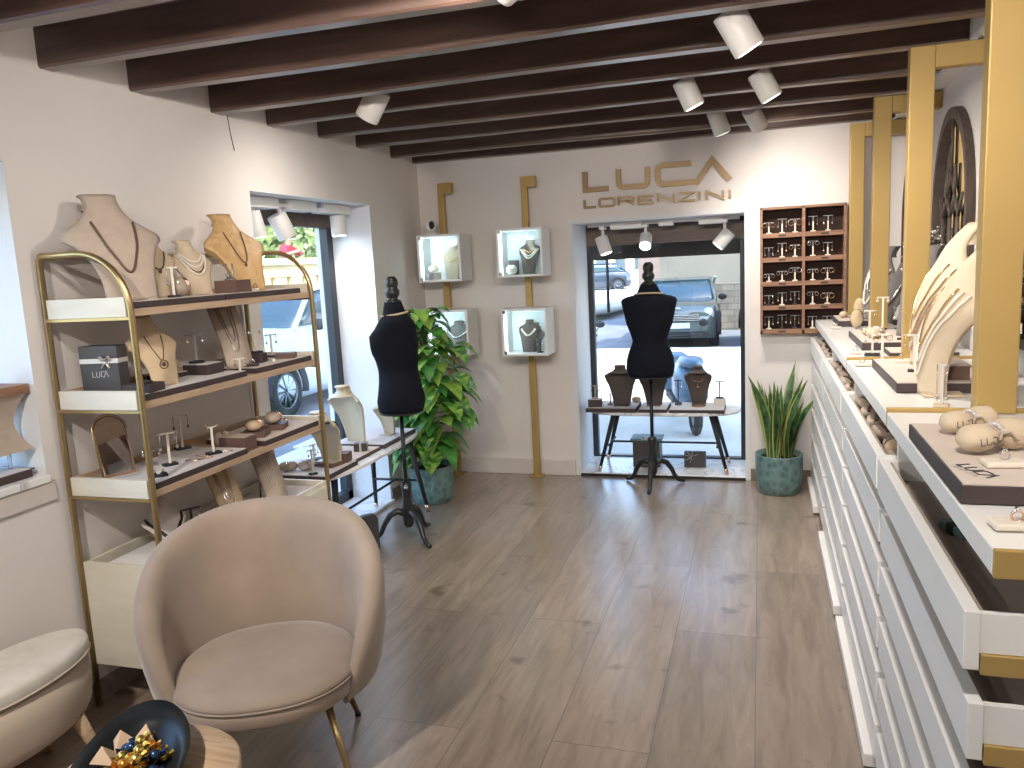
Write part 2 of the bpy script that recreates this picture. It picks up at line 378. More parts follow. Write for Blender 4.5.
# thin white casing around the back window
frame_box('trim_1', 'reveal', [(B0-.035, B0, YB-.006, YB, 0, BT+.035), (B1, B1+.03, YB-.006, YB, 0, BT+.035), (B0, B1, YB-.006, YB, BT, BT+.035)])
# baseboards
frame_box('baseboard_back', 'base', [(XL, B0-.035, YB-.028, YB, 0, .115)], .004)
frame_box('baseboard_back', 'tilebase', [(B1+.03, XR, YB-.014, YB, 0, .085)])
frame_box('baseboard_left', 'tilebase', [(XL, XL+.014, YF, W2[0], 0, .08), (XL, XL+.014, W2[1], YB-.03, 0, .08)])
# windows: frame, glass
def window(n, bx_frame, pane, mats='alu', head=None):
    q = MB(); [q.box(*b) for b in bx_frame]; o = struct(q.build(n, mats, bevel=.004))
    p = MB(); p.box(*pane); p.build('pane', 'glass', o)
    if head: h = MB(); [h.box(*b) for b in head]; h.build('frame_head', 'brownframe', o, bevel=.004)
    return o
gx = XL-.32
window('window_1', [(gx-.03, gx+.03, W1[0], W1[0]+.05, W1[2], W1[3]), (gx-.03, gx+.03, W1[1]-.05, W1[1], W1[2], W1[3]), (gx-.03, gx+.03, W1[0], W1[1], W1[2], W1[2]+.05), (gx-.03, gx+.03, W1[0], W1[1], W1[3]-.06, W1[3])], (gx-.004, gx+.004, W1[0]+.05, W1[1]-.05, W1[2]+.05, W1[3]-.06))
window('window_2', [(gx-.03, gx+.03, W2[0], W2[0]+.055, 0, W2[3]-.02), (gx-.03, gx+.03, W2[1]-.07, W2[1], 0, W2[3]-.02), (gx-.03, gx+.03, W2[0], W2[1], 0, .08)], (gx-.004, gx+.004, W2[0]+.05, W2[1]-.06, .08, W2[3]-.13), head=[(gx-.035, gx+.035, W2[0], W2[1], W2[3]-.14, W2[3])])
gy = YB+.50
window('window_3', [(B0, B0+.045, gy-.03, gy+.03, 0, BT), (B1-.045, B1, gy-.03, gy+.03, 0, BT), (B0, B1, gy-.03, gy+.03, 0, .04)], (B0+.045, B1-.045, gy-.004, gy+.004, .04, BT-.16), head=[(B0, B1, gy-.035, gy+.035, BT-.165, BT-.035)])
# shop-front slab in the back recess and the sills
q = MB(); q.box(B0+.004, B1-.004, YB-.02, gy-.03, 0, .028); o = struct(q.build('trim_2', 'marble', bevel=.006)); q = MB(); q.box(B0+.004, B1-.004, YB-.026, YB-.02, 0, .02); q.build('edge', 'black', o)
q = MB(); q.box(gx+.03, XL+.03, W2[0]+.005, W2[1]-.005, 0, .02); struct(q.build('trim_3', 'marble', bevel=.004))
q = MB(); q.box(gx+.03, XL+.02, W1[0]+.005, W1[1]-.003, W1[2]-.028, W1[2]); struct(q.build('trim_4', 'marble', bevel=.004))
q = MB(); q.box(XL, XL+.012, W1[0]-.05, W1[1]+.02, W1[2]-.10, W1[2]-.03); struct(q.build('trim_5', 'base', bevel=.003))
# crack-thin cable hanging on the left wall
q = MB(); q.tube([(XL+.003, 3.43, 2.36), (XL+.004, 3.44, 2.28), (XL+.003, 3.46, 2.20)], .0016); tag(q.build('wall_cable', 'black'), 'thin dark cable end hanging down the left wall under the beams', 'cable')
# ceiling beams
by = [1.0, 1.47, 1.93, 2.37, 2.805, 3.307, 3.755, 4.271, 4.74, 5.24, 5.60]
for i, y in enumerate(by + [.5, 0., -.5, -.95]):
    q = MB(); n = 14; w = .068 + .006*((i*7) % 3); rings = []
    for k in range(n+1):
        t = k/n; x = XL-.02+(XR-XL-.04)*t; dz = .004*math.sin(3*t+i)+.003*math.sin(9*t+i*2); dy = .006*math.sin(2.2*t+i*1.3); zb = 2.362+.012*t+dz - (.0 if y < 5 else .01)
        c = .008
        rings.append([(x, y+dy+c, zb), (x, y+w+dy-c, zb), (x, y+w+dy, zb+c), (x, y+w+dy, 2.505), (x, y+dy, 2.505), (x, y+dy, zb+c)])
    q.loft(rings, 0, False); struct(q.build('ceiling_beam', 'beam'))

# ================================================================ SPOTLIGHTS
def lamp(loc, tgt, power, size=62, col=(1, .93, .84), blend=1., rad=.04):
    L = bpy.data.lights.new('spot_light', 'SPOT'); L.energy = power; L.spot_size = R(size); L.spot_blend = blend; L.color = col; L.shadow_soft_size = rad
    o = bpy.data.objects.new('spot_light', L); COL.objects.link(o); o.location = loc
    d = Vector(tgt)-Vector(loc); o.rotation_euler = d.to_track_quat('-Z', 'Y').to_euler(); return o
def spot(loc, tgt, top, label, group, power=30, r=.05, ln=.14, cool=False, size=135, mats='whitep'):
    """cylindrical spot: loc = body centre, top = z of the ceiling or track it hangs from"""
    loc = Vector(loc); d = (Vector(tgt)-loc).normalized()
    t = thing('ceiling_spotlight', label, 'spotlight', loc, 0, group)
    q = MB(); a = -d*ln/2; b = d*ln/2
    q.tube([a, a+d*.004, b-d*.004, b], r, n=24, rr=[r*.9, r, r, r*.97]); body = q.build('lamp_body', mats, t)
    q = MB(); q.cyl(d*(ln/2-.001), d*(ln/2+.002), r*.8, n=20, m=0); q.build('lens', 'lenscool' if cool else 'lens', t)
    q = MB(); pv = -d*ln*.1; q.cyl((pv.x, pv.y, pv.z+r*.6), (pv.x, pv.y, top-loc.z), .011, n=10); q.build('stem', mats, t)
    q = MB(); q.box(pv.x-.02, pv.x+.02, pv.y-.05, pv.y+.05, top-loc.z-.022, top-loc.z); q.build('mounting_plate', mats, t, bevel=.003)
    lamp(loc+d*(ln/2+.012), tgt, power, size, (1, .96, .92) if cool else (1, .92, .835)).parent = None
    return t
G = 'white cylinder spotlights under the dark beams'
PW = PWR
spot((-1.77, 3.63, 2.375), (-2.55, 3.75, 1.3), 2.5, 'large white spotlight on the left of the ceiling, tilted over the dress form', G, PW*.38, .058, .15)
spot((-.07, 2.99, 2.34), (.75, 3.25, .9), 2.5, 'white spotlight nearest the camera on the right of the ceiling, lens showing', G, PW*.95, .055, .15)
spot((-.32, 3.98, 2.335), (.3, 4.15, .9), 2.5, 'white spotlight in the middle of the right-hand ceiling pair, left one', G, PW*.7, .05, .135)
spot((.02, 3.98, 2.335), (.75, 4.15, .95), 2.5, 'white spotlight in the middle of the right-hand ceiling pair, right one', G, PW*.55, .05, .135)
spot((-.23, 4.97, 2.34), (.25, 5.3, .9), 2.5, 'small white spotlight far back above the sign, left of the pair', G, PW*.8, .05, .14)
spot((-.03, 4.97, 2.345), (.35, 5.68, 1.7), 2.5, 'small white spotlight far back above the earring cabinet', G, PW*.45, .05, .14)
spot((-.62, 2.20, 2.36), (-2.4, 2.9, 1.6), 2.5, 'white spotlight cut off by the top edge of the photo', G, PW*.38, .05, .14)
# unseen spots of the same kind, added as fill to brighten the room
for k, (l, t) in enumerate([((-1.2, 1.2), (-1.9, 5.6, 1.4)), ((.1, 1.2), (-.4, 5.6, 1.4)), ((-1.5, .5), (-1.6, 1.9, .2)), ((.1, .6), (.75, 2.4, 1.2)), ((-.9, -.4), (-1.0, .4, 0)), ((-.3, 2.1), (-1.45, 4.1, 0)), ((-.7, 1.2), (-1.2, 5.6, 1.3))]):
    spot((l[0], l[1], 2.35), t, 2.5, None, G, PW*(2.2 if k == 2 else 1.5 if k == 3 else .8), .05, .14, size=72 if k == 5 else 135)
for o in SC.objects:
    if o.name.startswith('ceiling_spotlight') and o.type == 'EMPTY' and not o.get('label'): o['label'] = 'added white fill spotlight under the beams, out of view'
# tracks in the two window recesses
tr = thing('light_track', 'white lighting track under the head of the back window recess', 'light track', (0, 0, 0))
q = MB(); q.box(-1.05, -.82, 5.90, 6.0, BT-.055, BT-.006); q.box(-.70, -.60, 5.90, 6.0, BT-.05, BT-.006); q.box(-.42, -.25, 5.9, 6.0, BT-.055, BT-.006); q.build('driver_box', 'whitep', tr, bevel=.004)
q = MB(); q.box(B0+.06, B1-.04, 5.93, 5.97, BT-.03, BT-.005); q.build('rail', 'whitep', tr)
spot((-1.11, 5.95, 1.685), (-.75, 5.80, .6), BT-.03, 'white spotlight at the left end of the back window track', 'spotlights on the back window track', 5, .048, .13)
spot((-.80, 5.95, 1.70), (-.78, 5.4, 1.3), BT-.03, 'glaring lit spotlight in the middle of the back window track', 'spotlights on the back window track', 5, .045, .12, cool=True, size=80)
spot((-.25, 5.95, 1.685), (-.95, 5.85, .9), BT-.03, 'white spotlight at the right end of the back window track, leaning left', 'spotlights on the back window track', 5, .048, .13)
tr = thing('light_track', 'white lighting track under the head of the left window recess', 'light track', (0, 0, 0))
q = MB(); q.box(-2.66, -2.56, 3.62, 3.98, 1.955, 2.014); q.box(-2.66, -2.56, 4.10, 4.38, 1.955, 2.014); q.box(-2.66, -2.56, 4.48, 4.80, 1.955, 2.014); q.build('driver_box', 'whitep', tr, bevel=.004)
q = MB(); q.box(-2.63, -2.59, 3.60, 4.82, 1.99, 2.016); q.build('rail', 'grey', tr)
GW = 'spotlights on the left window track'
spot((-2.60, 4.05, 1.865), (-2.35, 4.5, .8), 1.99, 'white spotlight on the left window track in front of the trees', GW, 8, .055, .14)
spot((-2.60, 4.70, 1.885), (-2.56, 4.72, .3), 1.99, 'lit white spotlight at the right end of the left window track', GW, 12, .05, .13, cool=True)
spot((-2.60, 3.79, 1.865), (-2.4, 4.0, .6), 1.99, 'white spotlight on the left window track, half hidden by the wall', GW, 8, .05, .14)

# ================================================================ GOLD POSTS + DISPLAY BOXES (back wall)
GP = 'gold posts on the back wall'
for x, lb in ((-2.235, 'slim gold post behind the leafy potted plant in the left corner'), (-1.60, 'slim gold post between the two right display boxes and the floor')):
    t = thing('gold_post', lb, 'post', (x, 5.60, 0), 0, GP)
    q = MB(); q.box(-.022, .022, -.022, .022, .0, 2.19); q.build('upright', 'gold', t, bevel=.003)
    q = MB(); q.box(.022, .085, -.022, .022, 2.115, 2.19); q.build('top_hook', 'gold', t, bevel=.003)
    q = MB(); q.box(-.05, .05, -.03, .04, 0, .014); q.build('foot_plate', 'gold', t, bevel=.003)
GB = 'lit white display boxes on gold posts'
def display_box(x, z, label, w=.33, h=.335):
    t = thing('display_box', label, 'display box', (x, 5.464, z), 0, GB)
    q = MB(); a = w/2; d = .11; k = .016
    q.box(-a, a, -d, d, 0, k); q.box(-a, a, -d, d, h-k, h); q.box(-a, -a+k, -d, d, k, h-k); q.box(a-k, a, -d, d, k, h-k); q.build('box_shell', 'white', t, bevel=.002)
    q = MB(); q.box(-a+k, a-k, d-.012, d-.002, k, h-k); q.build('back_panel', 'boxin', t)
    q = MB(); q.box(-a+k+.006, -a+k+.016, -d+.02, -d+.03, k, h-k); q.build('led_strip', 'led', t)
    q = MB(); q.box(-a+k, a-k, -d+.001, -d+.005, k, h-k); q.build('front_pane', 'glass', t)
    for hz in (h-.036, .014): q = MB(); q.box(-a+.014, -a+.036, -d-.004, -d+.001, hz, hz+.022); q.build('hinge', 'silver', t)
    L = bpy.data.lights.new('box_led', 'AREA'); L.energy = BOXW; L.color = (.75, .94, 1); L.shape = 'RECTANGLE'; L.size = .015; L.size_y = h*.85
    o = bpy.data.objects.new('box_led', L); COL.objects.link(o); o.location = (x-a+k+.02, 5.44-d+.035, z+h/2); o.rotation_euler = Vector((-.8, -.6, 0)).to_track_quat('Z', 'Y').to_euler()
    L2 = bpy.data.lights.new('box_led', 'AREA'); L2.energy = BOXW*.6; L2.color = (.75, .94, 1); L2.shape = 'RECTANGLE'; L2.size = w*.8; L2.size_y = .02
    o = bpy.data.objects.new('box_led', L2); COL.objects.link(o); o.location = (x, 5.44-d+.03, z+h-.02); o.rotation_euler = Vector((0, -.5, 1)).to_track_quat('Z', 'Y').to_euler()
    return t
DB = [(-2.185, 1.482, 'lit white display box in the corner beneath the security camera'), (-1.588, 1.492, 'lit white display box nearest the sign, upper one on its post'),
      (-2.160, .945, 'lower white display box half hidden behind the leafy plant'), (-1.580, .940, 'lit white display box nearest the back window, lower one on its post')]
for d in DB: display_box(*d)
# security camera
t = thing('security_camera', 'small round white camera on top of the corner display box', 'security camera', (-2.265, 5.43, 1.8175))
q = MB(); q.lathe([(.038, 0), (.040, .006), (.034, .022), (.02, .03)], n=20); q.build('camera_base', 'white', t)
q = MB(); q.sphere((0, 0, .066), .042, nu=18, nv=12); h = q.build('camera_head', 'white', t)
q = MB(); q.sphere((.016, -.026, .068), .023, (1, .8, 1.25), 14, 10); q.build('lens_cover', 'black', h)

# ================================================================ SIGN
def ribbon(q, pts, w, y0, y1, closed=False):
    """mitred stroke in the x-z plane, extruded from y0 to y1"""
    P = [Vector(p) for p in pts]; N = len(P); A = []; B = []
    for i, p in enumerate(P):
        d0 = (p-P[i-1]).normalized() if (i > 0 or closed) else None
        d1 = (P[(i+1) % N]-p).normalized() if (i < N-1 or closed) else None
        if d0 is None: d0 = d1
        if d1 is None: d1 = d0
        n0 = Vector((-d0.y, d0.x)); n1 = Vector((-d1.y, d1.x)); mm = (n0+n1); mm = mm.normalized() if mm.length > 1e-5 else n0
        k = w/2/max(.42, mm.dot(n0)); A.append(p+mm*k); B.append(p-mm*k)
    for i in range(N if closed else N-1):
        j = (i+1) % N; c = [A[i], A[j], B[j], B[i]]
        q.loft([[(a.x, y0, a.y) for a in c], [(a.x, y1, a.y) for a in c]], 0, False)
def letter(ch, x, z, w, h):
    r = min(w, h)*.24
    def arc(cx, cz, a0, a1, n=4, rr=None): rr = rr or r; return [(cx+rr*math.cos(R(a0+(a1-a0)*k/n)), cz+rr*math.sin(R(a0+(a1-a0)*k/n))) for k in range(n+1)]
    X, Z = x+w, z+h; m2 = z+h/2
    if ch == 'L': return [[(x, Z), (x, z), (X, z)]]
    if ch == 'U': return [[(x, Z)]+arc(x+r, z+r, 180, 270)+arc(X-r, z+r, 270, 360)+[(X, Z)]]
    if ch == 'O': return [arc(x+r, z+r, 180, 270)+arc(X-r, z+r, 270, 360)+arc(X-r, Z-r, 0, 90)+arc(x+r, Z-r, 90, 180)+[(x, z+r)]]
    if ch == 'R': return [[(x, z), (x, Z)]+arc(X-h*.25, Z-h*.25, 90, -90, 6, h*.25)+[(x, m2)], [(X-w*.45, m2), (X, z)]]
    if ch == 'E': return [[(X, Z), (x, Z), (x, z), (X, z)], [(x, m2), (X-w*.1, m2)]]
    if ch == 'N': return [[(x, z), (x, Z), (X, z), (X, Z)]]
    if ch == 'Z': return [[(x, Z), (X, Z), (x, z), (X, z)]]
    if ch == 'I': return [[(x, z), (x, Z)]]
t = thing('wall_sign', 'gold metal shop lettering in two lines above the back window', 'sign', (0, 5.665, 0))
z = 2.07; h = .125
def big(n, strokes, wd=.036):
    q = MB(); [ribbon(q, s_, wd, 0, .02) for s_ in strokes]; q.build(n, 'goldletter', t)
big('letter', letter('L', -1.176, z, .165, h)); big('letter', letter('U', -.94, z, .20, h))
r = .03
big('letter', [[(-.445, z+h), (-.640, z+h), (-.663, z+h-.01), (-.672, z+h-.03), (-.672, z+.03), (-.663, z+.01), (-.640, z), (-.408, z), (-.308, z+h+.012), (-.195, z-.002)]])
z = 1.950; h = .052; spec = [('L', -1.185, .080), ('O', -1.080, .105), ('R', -.945, .105), ('E', -.805, .10), ('N', -.67, .105), ('Z', -.53, .105), ('I', -.395, 0), ('N', -.345, .105), ('I', -.195, 0)]
q = MB()
for ch, x, w in spec: [ribbon(q, s_, .0155, 0, .016) for s_ in letter(ch, x, z, w, h)]
q.build('second_line', 'goldletter', t)
# ================================================================ GOLD-FRAMED SHELF UNIT
def interp(tab, v):
    for (a, x), (b, y) in zip(tab, tab[1:]):
        if v <= b:
            k = (v-a)/(b-a); k = k*k*(3-2*k) if False else k; return x+(y-x)*k
    return tab[-1][1]
sx0, sx1, sy0, sy1 = -2.425, -2.055, 2.235, 3.40
t = thing('display_shelf', 'gold-framed display shelf with pale wooden shelves against the left wall', 'shelf', (0, 0, 0))
def sq(q, a, b, w=.022):
    a = Vector(a); b = Vector(b); q.tube([a, b], w*.62, n=4)
for y in (sy0, sy1):
    q = MB(); r = .20; pts = [(sx0, y, 0), (sx0, y, .6), (sx0, y, 1.2), (sx0, y, 1.685), (sx0+.012, y, 1.70)]
    pts += [(sx1-r+.0+r*math.sin(R(a)), y, 1.70-r+r*math.cos(R(a))) for a in range(0, 91, 9)] + [(sx1, y, 1.2), (sx1, y, .6), (sx1, y, .17)]
    if y == sy1: pts.append((sx1, y, 0))
    else: pts.append((sx1, y, 0))
    def ring(p, d):
        return p
    q.tube(pts, .0115, n=8); q.build('side_frame', 'goldtube', t)
q = MB()
q.cyl((sx0, sy0, 1.697), (sx0, sy1, 1.697), .010, n=8); q.build('back_rail', 'goldtube', t)
for z in (1.478, 1.152, .832):
    q = MB(); th = .018; H = .068
    q.box(sx0+.012, sx1-.004, sy0+.012, sy1-.012, z, z+.026); s_ = q.build('shelf_board', 'oak', t, bevel=.002)
    for ya_, yb_ in ((sy0-.008, sy0+.012), (sy1-.012, sy1+.008)): q = MB(); q.box(sx0+.014, sx1-.016, ya_, yb_, z, z+H); q.build('end_board', 'cream', s_, bevel=.002)
    q = MB(); q.box(sx0+.012, sx0+.026, sy0+.012, sy1-.012, z, z+H); q.build('back_lip', 'oak', s_, bevel=.002)
    for ya_ in (sy0-.012, sy1): q = MB(); q.box(sx0, sx1, ya_, ya_+.010, z-.010, z); q.build('support_bar', 'goldtube', s_)
q = MB(); z0, z1 = .170, .575
q.box(sx0+.012, sx1-.002, sy0+.0, sy0+.018, z0, z1); q.box(sx0+.012, sx1-.002, sy1-.018, sy1, z0, z1); q.box(sx0+.014, sx0+.03, sy0+.018, sy1-.018, z0+.002, z1); q.box(sx1-.020, sx1-.004, sy0+.018, sy1-.018, z0+.002, z1)
q.box(sx0+.03, sx1-.02, sy0+.018, sy1-.018, z0+.002, z0+.02); q.box(sx0+.03, sx1-.02, sy0+.018, sy1-.018, z1-.07, z1-.055)
q.build('base_cabinet', 'cream', t, bevel=.002)
q = MB(); q.box(sx1-.002, sx1+.012, sy0+.03, (sy0+sy1)/2-.004, z0+.02, z1-.02); q.build('cabinet_door', 'cream', t, bevel=.002)
q = MB(); q.box(sx1-.002, sx1+.012, (sy0+sy1)/2+.004, sy1-.03, z0+.02, z1-.02); q.build('cabinet_door', 'cream', t, bevel=.002)

# ================================================================ ARMCHAIR
t = thing('armchair', 'beige velvet tub armchair with thin brass legs on the left of the floor', 'armchair', CH_LOC, CH_RZ, None, .94)
# local: faces -Y ; seat centre at origin
def cm(v, k): return math.copysign(abs(v)**k, v)
q = MB(); N = 44; K = 16; rings = []
for i in range(N+1):
    u = i/N; a = R(-128+256*u)                     # 0 = back (+Y)
    s = abs(2*u-1)
    top = .30+.56*(1-s**2.6)**.62 if s < 1 else .30
    bot = .27+.03*s - .0*(1-s)
    th = .042*(1-s**7)+.010
    rx, ry = .355, .315
    lean = .05*(top-.3)/.5
    ring = []
    for k in range(K):
        b = 2*PI*k/K; cz = (top+bot)/2; hz = max((top-bot)/2, .012)
        off = th*cm(math.cos(b), .7); zz = cz+hz*cm(math.sin(b), .55)
        tt = (zz-bot)/.52
        rad = 1-.10*(1-min(1, tt*1.6))**2 + .04*tt
        X = math.sin(a)*(rx*rad+off); Y = math.cos(a)*(ry*rad+off)+.02+lean*tt*math.cos(a)
        ring.append((X, Y, zz))
    rings.append(ring)
q.loft(rings); q.build('back_shell', 'chair', t)
def sup(n, rx, ry, z, y0, p=2.3, k=40):
    return [(rx*cm(math.cos(2*PI*i/k), 2/p), y0+ry*cm(math.sin(2*PI*i/k), 2/p), z) for i in range(k)]
q = MB(); q.loft([sup(0, .265, .255, .318, -.02), sup(0, .288, .278, .324, -.02), sup(0, .296, .286, .336, -.02), sup(0, .298, .29, .36, -.02), sup(0, .296, .288, .385, -.02)]); st = q.build('seat', 'chair', t)
q = MB(); q.loft([sup(0, .296, .288, .387, -.02), sup(0, .300, .292, .394, -.02), sup(0, .296, .288, .405, -.02), sup(0, .27, .265, .425, -.02), sup(0, .20, .20, .443, -.02), sup(0, .10, .10, .452, -.02), sup(0, .02, .02, .454, -.02)]); q.build('seat_cushion', 'chair', t)
q = MB(); q.tube([(x, y, .386) for x, y, z in sup(0, .3, .292, 0, -.02)], .004, n=6, closed=True); q.build('seam_piping', 'chair', st)
for dx, dy in ((-1, -1), (1, -1), (-1, 1), (1, 1)):
    q = MB(); q.tube([(dx*.19, dy*.16, .32), (dx*.27, dy*(.27 if dy < 0 else .26), .012)], .012, n=12, rr=[.014, .009]); l = q.build('leg', 'goldtube', t)
    q = MB(); q.cyl((dx*.27, dy*(.27 if dy < 0 else .26), 0), (dx*.27, dy*(.27 if dy < 0 else .26), .014), .011, n=12); q.build('foot_glide', 'black', l)

# ================================================================ POUF
t = thing('pouf_stool', 'oval cream velvet pouf stool on wooden legs in the bottom left corner', 'stool', (-2.255, 1.745, 0), 0)
def ell(rx, ry, z, k=44): return [(rx*math.cos(2*PI*i/k), ry*math.sin(2*PI*i/k), z) for i in range(k)]
q = MB(); q.loft([ell(.112, .235, .17), ell(.126, .262, .18), ell(.138, .282, .21), ell(.144, .292, .28), ell(.140, .286, .368)]); q.build('pouf_body', 'pouf', t)
q = MB(); q.loft([ell(.142, .290, .371), ell(.146, .295, .379), ell(.146, .295, .410), ell(.140, .288, .422), ell(.12, .26, .428), ell(.05, .1, .431)]); l = q.build('padded_lid', 'pouftop', t)
q = MB(); q.tube(ell(.147, .296, .380, 40), .004, closed=True); q.build('lid_piping', 'pouf', l)
for dx, dy in ((-.11, -.18), (.11, -.18), (-.10, .18), (.105, .18)):
    q = MB(); q.tube([(dx*.85, dy*.85, .185), (dx*1.15, dy*1.15, 0)], .02, n=14, rr=[.024, .014]); q.build('leg', 'oakround', t)

# ================================================================ SIDE TABLE WITH DISH
TC = (-1.33, 1.318)
t = thing('side_table', 'small round pale wood side table beneath the black dish', 'side table', (TC[0], TC[1], 0), 0)
q = MB(); q.lathe([(.17, .462), (.200, .468), (.208, .478), (.208, .490), (.202, .497), (.10, .499)], n=56); q.build('tabletop', 'oakround', t)
for a in (40, 160, 280):
    q = MB(); c, s_ = math.cos(R(a)), math.sin(R(a)); q.tube([(.12*c, .12*s_, .464), (.17*c, .17*s_, 0)], .016, n=12, rr=[.018, .012]); q.build('leg', 'oakround', t)
DC = (-1.322, 1.268); DR = 118
d = thing('candy_dish', 'long black glazed dish holding wrapped candies on the round side table', 'dish', (DC[0], DC[1], .4995), DR)
q = MB(); k = 44
def de(a, b, z, c=0): return [(a*math.cos(2*PI*i/k)+c, b*math.sin(2*PI*i/k), z+.020*(math.cos(2*PI*i/k)**2)*(z/.06)) for i in range(k)]
q.loft([de(.09, .05, 0), de(.13, .07, .004), de(.19, .100, .03), de(.23, .124, .058), de(.227, .121, .062), de(.185, .097, .036), de(.125, .066, .012), de(.03, .02, .010)], sm=True)
q.build('bowl', 'dish', d)
def dish_pt(a, b, z):
    c, s_ = math.cos(R(DR)), math.sin(R(DR)); return (DC[0]+a*c-b*s_, DC[1]+a*s_+b*c, .4995+z)
def candy(n, c1, label, loc, rz, group):
    t = thing('wrapped_candy', label, 'candy', loc, rz, group)
    q = MB(); q.sphere((0, 0, 0), .0135, (1.05, .95, .9), 10, 7); q.build('candy_body', c1, t)
    q = MB()
    for sgn in (-1, 1):
        q.loft([[(sgn*.011, .003*math.cos(w), .003*math.sin(w)) for w in [2*PI*j/8 for j in range(8)]], [(sgn*.023, .011*math.cos(w)*(1 if j % 2 else .6), .009*math.sin(w)) for j, w in enumerate([2*PI*j/8 for j in range(8)])]], 0, False)
    q.build('twisted_end', c1, t); return t
kinds = [('candygold', 'gold'), ('candyorange', 'orange'), ('candyblue', 'navy')]
protos = {}; rnd = random.Random(3); n = 0
spots_ = []
for layer, (cnt, zz, ra, rb) in enumerate(((20, .030, .115, .060), (13, .049, .085, .042), (5, .066, .05, .02))):
    for j in range(cnt):
        for _ in range(60):
            a = rnd.uniform(-1, 1); b = rnd.uniform(-1, 1)
            if a*a+b*b > 1: continue
            p = dish_pt(.03+a*ra, -.005+b*rb, zz)
            if all((Vector(p)-Vector(o)).length > .0215 for o in spots_): spots_.append(p); break
for j, p in enumerate(spots_):
    c1, nm = kinds[(0, 2, 0, 1, 0, 2, 0, 0, 1)[j % 9]]
    lb = f'{nm} foil wrapped candy in the black dish'
    if c1 not in protos: protos[c1] = candy(j, c1, lb, p, rnd.uniform(0, 360), f'{nm} foil candies in the dish')
    else: dup(protos[c1], p, rnd.uniform(0, 360), lb)
for j, (a, b, z, rz, lb) in enumerate(((.13, -.005, .055, 20, 'kraft paper pyramid packet nearest the rim of the black dish'), (.11, .045, .058, 75, 'kraft paper pyramid packet in the middle of the dish'), (.05, .065, .058, 130, 'kraft paper pyramid packet at the side of the candies'))):
    t = thing('paper_packet', lb, 'packet', dish_pt(a, b, z), rz, 'kraft paper packets in the dish')
    q = MB(); s_ = .03; vs = [(-s_, -s_*.8, -s_*.5), (s_, -s_*.8, -s_*.45), (0, s_, -s_*.4), (.004, 0, s_*.75)]; q.add(vs, [(0, 2, 1), (0, 1, 3), (1, 2, 3), (2, 0, 3)]); q.build('packet_body', 'kraft', t, bevel=.0015)
    q = MB(); q.add([(-s_*1.15, -s_*.85, -s_*.5), (s_*1.15, -s_*.85, -s_*.45), (s_*1.1, -s_*1.15, -s_*.45), (-s_*1.1, -s_*1.15, -s_*.5), (-s_*1.15, -s_*.85, -s_*.46), (s_*1.15, -s_*.85, -s_*.41), (s_*1.1, -s_*1.15, -s_*.41), (-s_*1.1, -s_*1.15, -s_*.46)], [(0, 1, 2, 3), (4, 7, 6, 5), (0, 4, 5, 1), (1, 5, 6, 2), (2, 6, 7, 3), (3, 7, 4, 0)]); q.build('sealed_edge', 'kraft', t)

